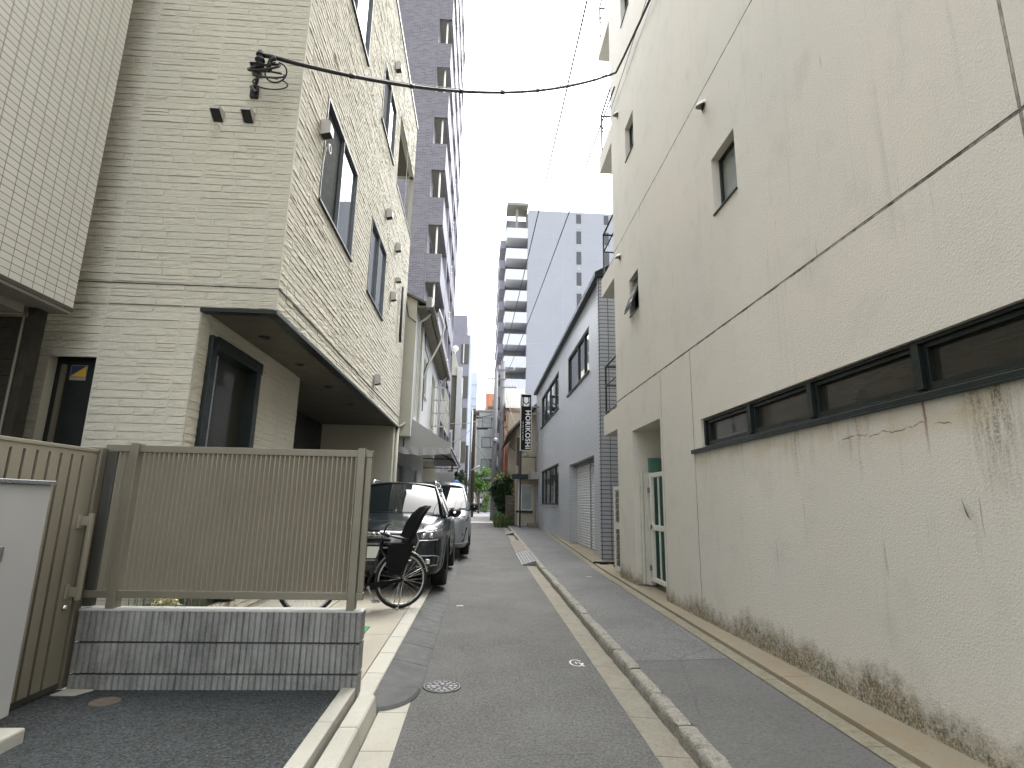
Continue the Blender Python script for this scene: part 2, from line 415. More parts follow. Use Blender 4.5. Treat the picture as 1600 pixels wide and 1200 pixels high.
M['chrome'] = plain('chrome', (.75,.76,.78), .12, 1., .5, var=.03)
M['suv'] = NT('dark_green_grey_car_paint').done((.012,.018,.020), .18, .0, .35, None, Coat_Weight=.4, Coat_Roughness=.02)
M['van'] = NT('silver_car_paint').done((.34,.355,.38), .3, .35, .4, None, Coat_Weight=.25, Coat_Roughness=.03)
M['carglass'] = NT('car_glass').done((.012,.016,.016), .02, 0, .42, None)
M['lampglass'] = plain('lamp_glass', (.17,.175,.18), .12, .2, .5, var=.15, sc=18.)
M['bikesilver'] = plain('bike_alloy', (.50,.50,.50), .3, .8, .5, var=.05)
M['bikeframe'] = plain('bike_frame_paint', (.018,.018,.02), .3, .1)
M['mark'] = plain('white_road_paint', (.55,.55,.54), .8, var=.15, sc=14.)
M['white_line'] = plain('worn_white_line', (.62,.62,.60), .8, var=.1, sc=4.)

# rock-face siding
def make_siding():
    t = NT('cream_rock_face_siding'); P = t.pos()
    c = t.mix(t.ramp(t.noise(P, .7, 4), .3, .7), (.59,.56,.465), (.54,.515,.43))
    c = t.mix(t.ramp(t.noise(P, 9., 5, .7), .5, .75, 0, .35), c, (.46,.435,.355))
    h = t.math('ADD', t.noise(P, 24, 5, .72), t.math('MULTIPLY', t.noise(P, 90, 3), .3))
    return t.done(c, .8, 0, .3, t.bump(h, .009, .9))
M['siding'] = make_siding()
M['dark_siding'] = plain('dark_brown_siding', (.022,.020,.014), .75, spec=.25, var=.3, sc=9.)
M['matte_black'] = plain('matte_black_plastic', (.007,.008,.008), .75, spec=.15, var=.2)
M['sign_black'] = plain('sign_black', (.006,.006,.007), .55, spec=.15, var=.05)
M['caulk'] = plain('siding_caulk', (.54,.515,.43), .7, var=.04)

# foliage
def make_leaf(name, c1, c2, c3):
    t = NT(name); P = t.pos()
    n = t.noise(P, 4.5, 3); n2 = t.noise(P, 40., 2)
    c = t.mix(t.ramp(n, .35, .65), c1, c2); c = t.mix(t.ramp(n2, .5, .7), c, c3)
    return t.done(c, .5, 0, .4, None)
M['leaf_dark'] = make_leaf('dark_leaf', (.016,.035,.014), (.028,.06,.02), (.05,.085,.03))
M['leaf_mid'] = make_leaf('bright_leaf', (.06,.13,.025), (.10,.20,.04), (.15,.25,.06))
M['leaf_var'] = make_leaf('yellow_green_leaf', (.16,.20,.06), (.26,.28,.09), (.34,.34,.16))
M['leaf_grass'] = make_leaf('strap_leaf', (.05,.09,.02), (.10,.15,.04), (.16,.20,.07))
M['bark'] = plain('bark', (.10,.08,.06), .9, var=.3, sc=20.)
M['petal'] = plain('pale_flower', (.70,.66,.42), .7, var=.1)

# ------------------------------------------------------------------ camera
F_, VX, VY, H_ = 867.0, 747.0-800, 786.0-600, 1.40
yv = Vector((VX, VY, F_)).normalized()
a_ = math.tan(R(1.1)); up = Vector((a_, -1, 0)); up.z = -(up.x*yv.x+up.y*yv.y)/yv.z; up.normalize()
xv = yv.cross(up); xv = xv if xv.x > 0 else -xv
Wd = Matrix((xv, yv, up))                     # camera (x right, y down, z forward) to world
cr, cd, cf = (Wd @ Vector(q) for q in ((1,0,0),(0,1,0),(0,0,1)))
cam = bpy.data.cameras.new('Camera'); co = bpy.data.objects.new('Camera', cam); COL.objects.link(co)
co.matrix_world = Matrix(((cr.x,-cd.x,-cf.x,0),(cr.y,-cd.y,-cf.y,0),(cr.z,-cd.z,-cf.z,H_),(0,0,0,1)))
cam.sensor_width = 36; cam.lens = F_/1600*36; cam.clip_start = .05; cam.clip_end = 1500
S.camera = co

# ------------------------------------------------------------------ light
W = bpy.data.worlds.new('World'); S.world = W; W.use_nodes = True
wn = W.node_tree.nodes; wl = W.node_tree.links
sky = wn.new('ShaderNodeTexSky'); sky.sky_type = 'NISHITA'; sky.sun_disc = False
SE, SR = R(60), R(14)
sky.sun_elevation = SE; sky.sun_rotation = SR; sky.dust_density = 4.; sky.air_density = 1.; sky.ozone_density = 1.
hs = wn.new('ShaderNodeHueSaturation'); hs.inputs['Saturation'].default_value = .36
tc = wn.new('ShaderNodeTexCoord'); nz = wn.new('ShaderNodeTexNoise'); nz.inputs['Scale'].default_value = 1.6; nz.inputs['Detail'].default_value = 5
wl.new(tc.outputs['Generated'], nz.inputs['Vector'])
cm_ = wn.new('ShaderNodeMapRange'); wl.new(nz.outputs[0], cm_.inputs[0])
for i, v in enumerate((.38, .62, .0, .55)): cm_.inputs[i+1].default_value = v
mx = wn.new('ShaderNodeMix'); mx.data_type = 'RGBA'; wl.new(cm_.outputs[0], mx.inputs[0])
wl.new(sky.outputs[0], hs.inputs['Color']); wl.new(hs.outputs[0], mx.inputs[6]); mx.inputs[7].default_value = (8.55, 8.95, 9.15, 1)
wl.new(mx.outputs[2], wn['Background'].inputs['Color']); wn['Background'].inputs['Strength'].default_value = .12
sun = bpy.data.lights.new('Sun', 'SUN'); sun.energy = .7; sun.angle = R(60); sun.color = (1., .995, .96)
so = bpy.data.objects.new('Sun', sun); COL.objects.link(so)
# sky sun_rotation is measured clockwise from +Y
sd = Vector((math.sin(SR)*math.cos(SE), math.cos(SR)*math.cos(SE), math.sin(SE)))
so.rotation_euler = sd.to_track_quat('Z', 'Y').to_euler(); so.location = (0, 0, 30)
S.view_settings.view_transform = 'Standard'; S.view_settings.look = 'None'; S.view_settings.gamma = 1.0
S.view_settings.exposure = 2.42
S.cycles.max_bounces = 8; S.cycles.diffuse_bounces = 5; S.cycles.caustics_reflective = False; S.cycles.caustics_refractive = False
S.cycles.use_denoising = True

# ------------------------------------------------------------------ ground
def strip(name, mat, f0, f1, y0, y1, dz, n=None, fz=gz, dz1=None):
    m = MB(); n = n or max(2, int((y1-y0)/1.5))
    P = []
    for i in range(n+1):
        y = y0+(y1-y0)*i/n
        P.append([(f0(y), y, fz(y)+dz), (f1(y), y, fz(y)+(dz if dz1 is None else dz1))])
    m.grid(P); return struct(m.build(name, mat))
k = lambda c, s=0.: (lambda y: c+s*(y-3.36))
m = MB(); ys = [-60,-20,0,6,12,20,30,45,60,120,400]
m.grid([[(-300, y, gz(y)-.03), (-60, y, gz(y)-.03), (60, y, gz(y)-.03), (300, y, gz(y)-.03)] for y in ys]); struct(m.build('ground', M['ground']))
SL = .0095
strip('road', M['road'], k(-.44), k(1.06, SL), -4, 36, 0.)
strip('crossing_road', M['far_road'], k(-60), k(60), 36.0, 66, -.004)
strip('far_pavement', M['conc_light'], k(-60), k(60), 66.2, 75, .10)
strip('stop_line', M['white_line'], k(-.9), k(1.1, SL), 33.9, 35.4, .004)
# right gutter pan, kerb stones, sidewalk, wall-side strips
strip('gutter', M['conc_old'], k(1.06, SL), k(1.285, .011), -4, 34, .002, dz1=-.012)
m = MB(); y = -4.; i = 0
while y < 30:
    L = .60+.012*random.uniform(-1, 1); g = .008; x0 = 1.272+.011*(y-3.36); z = gz(y)
    dx = random.uniform(-.008, .008); dz_ = random.uniform(-.006, .006); h = .084+dz_
    nx = 6; ny = 10; P = []
    prof = [(0., -.03), (.004, .04), (.009, .066), (.020, h-.004), (.040, h), (.075, h+.001), (.106, h)]
    for a in range(ny+1):
        yy = y+g+(L-2*g)*a/ny; e = 0. if 0 < a < ny else .010
        row = []
        for b, (px, pz) in enumerate(prof):
            q = mnoise.noise(Vector((yy*9, b*1.7, 3.)))*.008+mnoise.noise(Vector((yy*30, b*3., 5.)))*.004
            row.append((x0+dx+px+(e if b < 4 else 0)-q*(b < 5), yy, gz(yy)+pz-e*(b > 2)+q*.6))
        P.append(row)
    m.grid(P)
    for a in (0, ny): m.poly(P[a])
    y += L; i += 1
struct(m.build('kerb', M['granite'], smooth=True, auto=50))
m = MB(); m.grid([[(1.30+.011*(y-3.36), y, gz(y)-.02), (1.365+.011*(y-3.36), y, gz(y)+.05)] for y in range(-4, 31, 2)]); struct(m.build('kerb_bed', M['conc_grey']))
sw = lambda y: 2.17+.028*(y-3.05) if y < 10.6 else 2.381+.034*(y-10.6)
strip('sidewalk', M['sidewalk'], k(1.368, .011), sw, -4, 30.5, .082, dz1=.118)
strip('kerb_strip', M['conc_strip'], lambda y: sw(y)+.002, lambda y: sw(y)+.13, -4, 30, .122)
m = MB()
m.grid([[(sw(y)+.13, y, gz(y)+.122), (sw(y)+.137, y, gz(y)+.10), (sw(y)+.146, y, gz(y)+.10), (sw(y)+.152, y, gz(y)+.142), (3.4, y, gz(y)+.165)] for y in [q*.5 for q in range(-8, 61)]])
struct(m.build('wall_side_pavement', M['conc_rusty']))
# left: L-shaped gutter blocks, edging strip, dark driveway, carport slab
strip('gutter', M['conc_light'], k(-.63), k(-.437), -4, 30, .003)
m = MB(); y = -4.19
while y < 4.0:
    y1 = y+.6 if y+.6 < 4.05 else 4.17
    m.prism([(-.765, y+.003, -.05), (-.632, y+.003, -.05), (-.640, y+.003, .02), (-.652, y+.003, .105), (-.664, y+.003, .118), (-.765, y+.003, .118)], (0, y1-y-.006, 0)); y = y1
struct(m.build('kerb', M['conc_kerb'], bevel=.006))
m = MB(); y = -4.25
while y < 4.1:
    y1 = min(y+.6, 4.155)
    m.box(-.878, -.785, y+.002, y1-.002, -.05, .168); y = y1
struct(m.build('driveway_edging', M['conc_kerb'], bevel=.007))
m = MB(); y = 4.175
while y < 24:
    z = gz(y); m.prism([(-.835, y+.003, -.05+z), (-.69, y+.003, -.05+z), (-.69, y+.003, .075+z), (-.70, y+.003, .085+z), (-.835, y+.003, .088+z)], (0, .594, 0.0)); y += .6
struct(m.build('low_kerb', M['conc_kerb'], bevel=.006))
strip('driveway', M['drive'], k(-9), k(-.878), -4, 4.155, .150)
strip('carport_floor', M['conc_floor'], k(-9), k(-.836), 4.30, 24, .092)

# ------------------------------------------------------------------ mapped planes
def MX(x0, sgn): return lambda u, v, d: (x0+sgn*d, u, v)          # wall x = const, outward sgn*x
def MY(y0, sgn=-1): return lambda u, v, d: (u, y0+sgn*d, v)       # wall y = const, facing camera

def wall(mb, Mp, u0, u1, v0, v1, holes=(), depth=.15, back=False, mi=0, ri=None):
    us = sorted({u0, u1, *[q for h in holes for q in h[:2] if u0 < q < u1]})
    vs = sorted({v0, v1, *[q for h in holes for q in h[2:4] if v0 < q < v1]})
    for i in range(len(us)-1):
        for j in range(len(vs)-1):
            cu, cv = (us[i]+us[i+1])/2, (vs[j]+vs[j+1])/2
            if any(h[0] < cu < h[1] and h[2] < cv < h[3] for h in holes): continue
            mb.quad(Mp(us[i], vs[j], 0), Mp(us[i+1], vs[j], 0), Mp(us[i+1], vs[j+1], 0), Mp(us[i], vs[j+1], 0), mi)
    ri = mi if ri is None else ri
    for h in holes:
        d = -(h[4] if len(h) > 4 else depth)
        a, b, c, e = h[0], h[1], max(h[2], v0), h[3]
        if d == 0: continue
        for (p, q) in (((a, c), (b, c)), ((b, c), (b, e)), ((b, e), (a, e)), ((a, e), (a, c))):
            mb.quad(Mp(*p, 0), Mp(*q, 0), Mp(*q, d), Mp(*p, d), ri)
        if back: mb.quad(Mp(a, c, d), Mp(b, c, d), Mp(b, e, d), Mp(a, e, d), ri)

def window(parent, Mp, u0, u1, v0, v1, d, fm, gm, n=2, fw=.035, ft=.05, sill=None, screen=None, name='window', proud=False, head=None, label=None):
    """frame ring + mullions at depth -d, panes as children"""
    f = MB(); dd = -d
    f.mbox(Mp, u0, u1, v0, v0+fw, dd, dd+ft); f.mbox(Mp, u0, u1, v1-fw, v1, dd, dd+ft)
    f.mbox(Mp, u0, u0+fw, v0+fw, v1-fw, dd, dd+ft); f.mbox(Mp, u1-fw, u1, v0+fw, v1-fw, dd, dd+ft)
    us = [u0+(u1-u0)*i/n for i in range(n+1)]
    for q in us[1:-1]: f.mbox(Mp, q-fw*.5, q+fw*.5, v0+fw, v1-fw, dd+.004, dd+ft-.004)
    o = f.build(name, fm, parent, bevel=.003)
    if label: o['label'] = label
    for i in range(n):
        p = MB(); off = .012+(.012 if i % 2 else 0)
        a = us[i]+(fw if i == 0 else fw*.5); b = us[i+1]-(fw if i == n-1 else fw*.5)
        p.mbox(Mp, a, b, v0+fw, v1-fw, dd+off, dd+off+.006)
        sc = screen is not None and i == screen
        p.build('insect_screen' if sc else 'pane', M['screen'] if sc else gm, o)
    if sill:
        s = MB(); s.mbox(Mp, u0-.03, u1+.03, v0-.035, v0-.003, -.01, sill); s.build('sill', M['dark_frame'] if fm is M['win_grey'] else fm, o, bevel=.003)
    return o

# ------------------------------------------------------------------ stones for the siding
def stones(mb, Mp, u0, u1, v0, v1, holes=(), seams=(), seed=1, row=.0758, amp=.78):
    rnd = random.Random(seed)
    r = math.floor(v0/row)
    cuts = [u0]+sorted(s for s in seams if u0 < s < u1)+[u1]
    while r*row < v1-.01:
        za, zb = max(v0, r*row), min(v1, (r+1)*row); r += 1
        if zb-za < .02: continue
        zc = (za+zb)/2
        for ci in range(len(cuts)-1):
            u = cuts[ci]+.004
            end = cuts[ci+1]-.004
            while u < end-.01:
                L = rnd.uniform(.16, .50); ue = min(end, u+L)
                if end-ue < .09: ue = end
                a, b = u, ue; u = ue
                segs = [(a, b)]
                for h in holes:
                    if h[2] < zc < h[3]:
                        ns = []
                        for (p, q) in segs:
                            if h[1] <= p or h[0] >= q: ns.append((p, q)); continue
                            if p < h[0]: ns.append((p, h[0]))
                            if q > h[1]: ns.append((h[1], q))
                        segs = ns
                for (p, q) in segs:
                    if q-p < .02: continue
                    base = rnd.uniform(.002, .008)*amp; tilt = rnd.uniform(-.002, .0085)*amp; split = rnd.random() < .08; zs = za+(zb-za)*rnd.uniform(.42, .6); dv = rnd.uniform(-.006, .006)*amp
                    nu = max(2, int((q-p)/.055)); P = []
                    for i in range(nu+1):
                        uu = p+(q-p)*i/nu; ed = (i in (0, nu))
                        uu2 = uu+(.0016 if i == 0 else -.0016 if i == nu else 0)
                        wob = rnd.uniform(-.0028, .0028)
                        prof = [(za+.0006, -.001), (za+.0035+abs(wob)+.001, base+tilt), (za+.02, base+tilt*.9), (zc+.004, base+tilt*.45), (zb-.010+wob, base-.001), (zb-.0004, .0005)]
                        if split: prof = [(za+.0006, -.001), (za+.004+abs(wob), base+tilt), (zs-.003, base+.002), (zs-.001, base-.004), (zs+.002+abs(wob)*.5, base+tilt+dv), (zb-.009+wob, base+dv), (zb-.0004, .0005)]
                        P.append([Mp(uu2, z_, d_*(1 if not ed else .45)+(rnd.uniform(-.0042, .0042)*amp if 0 < j < len(prof)-1 else 0)) for j, (z_, d_) in enumerate(prof)])
                    mb.grid(P)
                    mb.poly(P[0]); mb.poly(P[-1])

# ================================================================== LEFT: brick-clad house
HX, HY, HE, HZ = -2.0, 5.2, 13.65, 11.5
house = thing('house', (-2.7, 5.2, .09), 'cream house clad in rock-faced siding with its upper floors overhanging a carport', 'house')
front_holes = [(-4.0, -3.562, 0., 2.69)]
fw_ = MB(); f_seams = (-4.6, -3.565, -2.872, -2.183)
bk = MB(); wall(bk, MY(HY+.012), -9., -2.69, .09, 3.165, front_holes, .25); wall(bk, MY(HY+.012), -9., HX-.012, 3.165, HZ)
bk.build('wall_backing', M['caulk'], house, recalc=False)
stones(fw_, MY(HY), -4.9, -2.69, .16, 3.165, front_holes, f_seams, 3, amp=.66); stones(fw_, MY(HY), -4.9, HX, 3.165, 8.9, (), f_seams, 4, amp=.66)
fw_.box(HX-.014, HX+.004, HY-.004, HY+.014, 3.165, 11.4)
fw_.box(RX-.014, RX+.003, HY-.003, HY+.014, .95, 3.165) if False else None
for q in f_seams[1:]: fw_.mbox(MY(HY), q-.005, q+.005, .16 if q < -2.69 else 3.165, 8.9, -.012, .0012)
fw_.build('front_wall', M['siding'], house, smooth=False, recalc=False)
win2 = [(6.09, 7.77, 4.89, 6.28), (9.0, 10.5, 4.89, 6.26)]
win3 = [(6.09, 7.80, 8.30, 9.70), (9.1, 10.5, 8.30, 9.53)]
notch = (11.1, 13.66, 8.2, 9.92)
side_holes = win2+win3+[notch]
sb = MB(); wall(sb, MX(HX-.012, 1), HY, HE, 3.165, HZ, side_holes, .10)
sb.build('wall_backing', M['caulk'], house, recalc=False)
sw_ = MB(); stones(sw_, MX(HX, 1), HY, HE, 3.165, HZ, side_holes, (5.42, 7.95, 8.86, 10.68, 12.4), 8)
for q in (5.42, 8.86, 12.4): sw_.mbox(MX(HX, 1), q-.005, q+.005, 3.165, HZ, -.012, .001)
sw_.build('street_wall', M['siding'], house, recalc=False)
rb = MB(); RX = -2.69; RH = (5.48, 6.60, .30, 2.88)
wall(rb, MX(RX-.012, 1), HY, 8.2, .09, 3.165, [RH], .12); wall(rb, MY(8.2, 1), -3.74, RX-.012, .09, 3.165)
rb.build('wall_backing', M['caulk'], house, recalc=False)
rs_ = MB(); stones(rs_, MX(RX, 1), HY, 8.2, .16, 3.165, [RH], (5.42, 6.75, 7.45), 11, amp=.6); rs_.build('recessed_wall', M['siding'], house, recalc=False)
# carport end wall, entrance, soffit, fascia
cw = MB(); cw.box(-3.74, -2.06, 13.3, 13.6, .1, 3.16); cw.box(-3.16, -3.145, 13.297, 13.3, .1, 3.16); cw.build('carport_wall', M['cream'], house)
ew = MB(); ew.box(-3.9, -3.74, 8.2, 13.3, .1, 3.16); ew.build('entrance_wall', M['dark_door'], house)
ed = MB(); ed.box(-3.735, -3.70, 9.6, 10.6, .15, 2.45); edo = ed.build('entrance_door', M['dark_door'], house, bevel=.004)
eh = MB(); eh.tube([(-3.66, 9.72, 1.7), (-3.66, 9.72, 2.3)], .016); eh.build('handle', M['alu'], edo)
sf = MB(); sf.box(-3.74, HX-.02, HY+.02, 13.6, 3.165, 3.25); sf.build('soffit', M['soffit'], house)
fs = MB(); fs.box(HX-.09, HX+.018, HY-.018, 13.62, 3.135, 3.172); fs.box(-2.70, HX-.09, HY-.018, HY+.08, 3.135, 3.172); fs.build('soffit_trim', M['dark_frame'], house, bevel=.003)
for yy in (6.1, 7.35, 8.8, 10.4):
    d = MB(); d.lathe((-2.43, yy, 3.1655), [(.0, -.002), (.035, -.002), (.042, -.012), (.06, -.012), (.062, 0.)], 'z', 20); d.build('downlight', M['black'], house)
st = MB(); st.box(HX-.03, HX+.014, HY, HE, 3.392, 3.398); st.box(-4.9, HX+.014, HY-.014, HY+.02, 3.392, 3.398); st.build('joint_flashing', M['bronze_dark'], house)
rf = MB(); rf.box(-9, HX-.015, HY+.02, HE, HZ-.06, HZ-.02); rf.box(HX-.2, HX+.03, HY-.02, HE+.02, HZ-.05, HZ+.03); rf.box(-9, HX-.2, HY-.02, HY+.14, HZ-.05, HZ+.03); rf.build('roof', M['bronze_dark'], house)
bw = MB(); bw.box(-9, -8.9, HY+.03, HE, .1, HZ-.07); bw.box(-9, HX-.9, HE-.12, HE-.02, 3.25, HZ-.07); bw.box(HX-.9, HX-.03, HE-.12, HE-.02, 3.25, 8.2); bw.box(HX-.9, HX-.03, HE-.12, HE-.02, 9.92, HZ-.07); bw.build('rear_wall', M['cream'], house)
nb = MB(); nb.box(HX-.9, HX-.8, 11.05, HE-.02, 8.1, 9.98); nb.box(HX-.8, HX-.02, 11.02, 11.1, 8.2, 9.92); nb.build('balcony_recess', M['cream'], house)
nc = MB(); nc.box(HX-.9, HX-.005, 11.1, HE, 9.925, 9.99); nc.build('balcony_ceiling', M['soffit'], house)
nf = MB(); nf.box(HX-.14, HX+.02, 11.1, HE+.01, 8.155, 8.2); nf.box(HX-.8, HX-.14, HE-.14, HE+.01, 8.155, 8.2); nf.box(HX-.8, HX-.02, 11.1, HE-.14, 7.95, 8.0); nf.build('parapet_cap', M['dark_frame'], house)
for i, (a, b, c, d) in enumerate(win2+win3):
    w = window(house, MX(HX, 1), a, b, c, d, .055, M['win_grey'], M['glass'], 2, .022, .07, .035, 0 if i != 1 else None)
tr = MB(); 
# recessed tall window with heavy dark surround
a, b, c, d = RH
w = MB()
for q in ((a-.07, a+.05, c, d+.09), (b-.05, b+.07, c, d-.02), (a+.05, b+.10, d-.02, d+.11)): w.mbox(MX(RX, 1), *q, -.1, .045)
wo = w.build('window', M['dark_frame'], house, bevel=.004)
w = MB(); w.mbox(MX(RX, 1), a+.05, b-.05, c, d-.02, -.10, -.088); w.build('pane', M['glass_dark'], wo)
w = MB(); w.mbox(MX(RX, 1), a+.20, a+.235, c, d-.05, -.08, -.03); w.build('sash_bar', M['alu'], wo)
w = MB(); w.mbox(MX(RX, 1), a+.05, a+.20, c, d-.02, -.086, -.06); w.mbox(MX(RX, 1), a+.235, a+.31, c, d-.02, -.086, -.05); w.build('sash', M['dark_frame'], wo)
# front door in the shade
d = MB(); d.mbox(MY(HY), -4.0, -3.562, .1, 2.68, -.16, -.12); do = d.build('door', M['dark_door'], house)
d = MB(); d.mbox(MY(HY), -3.935, -3.90, .2, 2.6, -.118, -.09); d.build('door_stile', M['olive'], do)
d = MB(); Q = MY(HY)
d.mbox(Q, -3.862, -3.715, 2.455, 2.60, -.119, -.114, 0); d.mbox(Q, -3.856, -3.721, 2.487, 2.594, -.1135, -.112, 1)
d.prism([Q(-3.856, 2.489, -.1115), Q(-3.721, 2.489, -.1115), Q(-3.721, 2.592, -.1115)], (0, -.001, 0), 2)
d.build('sticker', [M['conc_grey'], M['navy'], M['yellow']], do)
# vent hoods
def hood(parent, Mp, u, v, w=.13, h=.13, pr=.12, flat=False):
    b = MB(); s = w/2
    if flat:   # boxy weather hood, open slanted underside
        A = [(u-s, v-h/2, .002), (u-s, v+h/2, .002), (u-s, v+h/2, pr*.85), (u-s, v+h/2-.012, pr), (u-s, v+.02, pr), ]
    else:
        A = [(u-s, v-h/2, .002), (u-s, v+h/2, .002), (u-s, v+h/2, pr*.6), (u-s, v+h/2-.02, pr*.9), (u-s, v+h/2-.05, pr), (u-s, v-h*.35, pr)]
    B = [(q[0]+w, q[1], q[2]) for q in A]
    n = len(A)
    for i in range(1, n-1): b.quad(Mp(*A[i]), Mp(*A[i+1]), Mp(*B[i+1]), Mp(*B[i]))
    b.poly([Mp(*q) for q in A]); b.poly([Mp(*q) for q in B])
    o = b.build('vent_hood', M['hood'], parent, recalc=False)
    g = MB(); e = .006
    A2, B2 = A[0], B[0]; C2, D2 = B[-1], A[-1]
    g.quad(Mp(A2[0]+e, A2[1]+.012, .003), Mp(B2[0]-e, B2[1]+.012, .003), Mp(C2[0]-e, C2[1]+.01, C2[2]-e), Mp(D2[0]+e, D2[1]+.01, D2[2]-e))
    g.build('grille', M['hood_in'], o, recalc=False)
    return o
for (u, v) in ((-2.785, 5.23), (-2.48, 5.235), (-2.455, 5.80)): hood(house, MY(HY-.012), u, v, .10, .12, .12, True)
for (u, v) in ((5.94, 5.70), (10.06, 10.25), (10.2, 6.97), (11.5, 6.88), (11.3, 5.66), (11.8, 6.24), (10.2, 3.60)): hood(house, MX(HX+.012, 1), u, v, .13, .20 if v != 6.24 else .1, .12)
def cableloop(parent, Mp, u, v, r, mat, name='anchor_ring'):
    b = MB(); b.tube([Mp(u+r*math.cos(t*.4), v-r+r*math.sin(t*.4), .05+.012*math.sin(t*.7)) for t in range(15)], .006, 6); b.tube([Mp(u, v+.0, .01), Mp(u+.01, v-.02, .06)], .005, 6)
    return b.build(name, mat, parent, smooth=True)
cableloop(house, MY(HY-.012), -2.77, 5.12, .045, M['offwhite'])
b = MB(); Q = MX(HX+.012, 1); b.tube([Q(6.05, 5.55, .03), Q(6.03, 5.30, .015)], .012, 6); b.tube([Q(6.10+.05*math.cos(t*.45), 5.56+.05*math.sin(t*.45), .06) for t in range(15)], .012, 6); b.build('anchor_ring', M['hood'], house)
b = MB(); b.tube([Q(12.5, 6.36, .06), Q(12.5, 5.16, .06), Q(12.62, 5.05, .05)], .032, 8); bo = b.build('downpipe', M['black'], house, smooth=True)
b = MB(); b.tube([(HX-.02, 13.62, 3.15), (HX-.02, 13.62, .1)], .045, 10); b.build('downpipe', M['cream'], house, smooth=True)
b = MB(); Q = MY(HY-.012); b.mbox(Q, -2.50, -2.42, 5.48, 5.62, 0, .03); b.tube([Q(-2.46, 5.55, .02), Q(-2.31, 5.55, .30), Q(-2.295, 5.57, .335)], .018, 8); b.lathe((-2.295, 4.85, 5.56), [(.0, 0), (.03, .0), (.05, .03), (.03, .06), (.05, .09), (.03, .13), (.045, .15), (.03, .19), (0, .195)], 'z', 14); b.build('cable_bracket', M['black_metal'], house)
b = MB(); b.tube([Q(-2.47, 5.66, .01), Q(-2.45, 5.56, .03), Q(-2.43, 5.52, .07), Q(-2.47, 5.55, .10)], .016, 6); b.build('hook', M['steel'], house)

# ================================================================== LEFT: tiled building on open ground floor
tb = thing('tiled_building', (-3.6, 4.7, .15), 'building with glossy cream grid tiles above a dark open ground floor', 'building')
TX = -3.57; TE = 4.80
b = MB(); b.quad((TX, -6, 2.985), (TX, TE, 2.985), (TX, TE, 13), (TX, -6, 13)); b.quad((TX, TE, 2.985), (-9, TE, 2.985), (-9, TE, 13), (TX, TE, 13)); b.quad((TX, -6, 2.985), (-9, -6, 2.985), (-9, -6, 13), (TX, -6, 13)); b.quad((TX, -6, 13), (TX, TE, 13), (-9, TE, 13), (-9, -6, 13)); b.quad((-9, -6, 2.985), (-9, TE, 2.985), (-9, TE, 13), (-9, -6, 13))
b.build('wall', M['tile_white'], tb, recalc=False)
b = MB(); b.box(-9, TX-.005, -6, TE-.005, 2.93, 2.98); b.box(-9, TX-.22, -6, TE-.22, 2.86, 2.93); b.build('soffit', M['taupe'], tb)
b = MB(); b.box(TX-.03, TX+.004, -6, TE+.004, 2.955, 2.984); b.build('drip_edge', M['bronze_dark'], tb)
sd_ = MB(); rr = random.Random(5)
z = .15
while z < 2.86:
    h = .045; sd_.box(-9, -3.80, TE-.10-rr.uniform(0, .012), TE-.04, z+.003, min(2.86, z+h)); z += h
sd_.build('dark_siding', M['dark_siding'], tb)
b = MB(); b.box(-3.80, -3.735, TE-.16, TE-.04, .15, 2.93); b.build('corner_post', M['dark_siding'], tb)
b = MB(); b.tube([(-3.83, TE-.15, .15), (-3.83, TE-.15, 2.9)], .012, 6); b.build('pipe', M['olive'], tb)

# ================================================================== LEFT: block wall, fence, gate, cabinet
BW0, BW1, BY = -2.67, -.775, 4.16
bwall = thing('block_wall', (-1.7, BY+.06, .15), 'low wall of stained grey ribbed concrete blocks under the slatted fence', 'wall')
t = NT('ribbed_block_concrete'); P = t.pos(); c = t.mix(t.ramp(t.noise(P, 2.1, 5, .6), .35, .65), (.31,.31,.295), (.21,.21,.20))
x_, y_, z_ = t.sep(P)[0:3]
sm = t.ramp(t.noise(t.comb(t.math('MULTIPLY', x_, 9.), 0., t.math('MULTIPLY', z_, 3.5)), 1., 5, .7), .42, .66)
c = t.mix(t.math('MULTIPLY', sm, .55), c, (.10,.10,.095)); c = t.mix(t.ramp(t.noise(P, 60, 3), .5, .8, 0, .4), c, (.40,.40,.38))
for v in (.45,): pass
M['block'] = t.done(c, .9, 0, .25, t.bump(t.noise(P, 110, 3), .004, .8))
M['block_top'] = make_concrete('block_cap_concrete', (.47,.47,.45), (.3,.3,.28), .3)
for (z0, z1) in ((.10, .242), (.250, .438), (.446, .640)):
    b = MB(); nb_ = 5; wblk = (BW1-BW0)/4.72
    x0 = BW1
    while x0 > BW0+.01:
        xa = max(BW0, x0-wblk); nr = max(2, int(round((x0-xa)/.0395)))
        P0, P1 = [], []
        for i in range(nr):
            w_ = (x0-xa-.003)/nr; xs = xa+.0015+w_*i
            j = random.uniform(0, .003)
            for (fx, fd) in ((0., -.002), (.16, .010), (.5, .014-j), (.84, .010), (.999, -.002)):
                P0.append((xs+w_*fx, BY-fd, z0+.003)); P1.append((xs+w_*fx, BY-fd, z1-.003))
        b.grid([P0, P1])
        b.poly(P0[::-1]+[(xa+.003, BY+.12, z0+.003), (x0-.003, BY+.12, z0+.003)][::1]) if False else None
        b.box(xa+.003, x0-.003, BY+.003, BY+.12, z0+.003, z1-.003)
        Q0 = [(p[0], p[1], p[2]) for p in P0]
        for Pn in (P0, P1): b.poly([*Pn, (x0-.003, BY+.003, Pn[0][2]), (xa+.003, BY+.003, Pn[0][2])])
        x0 = xa
    b.build('block_course', M['block'], bwall, recalc=False)
b = MB(); b.box(BW0+.03, BW1-.03, BY+.012, BY+.108, .1, .639); b.build('mortar_core', M['iron_dark'], bwall)
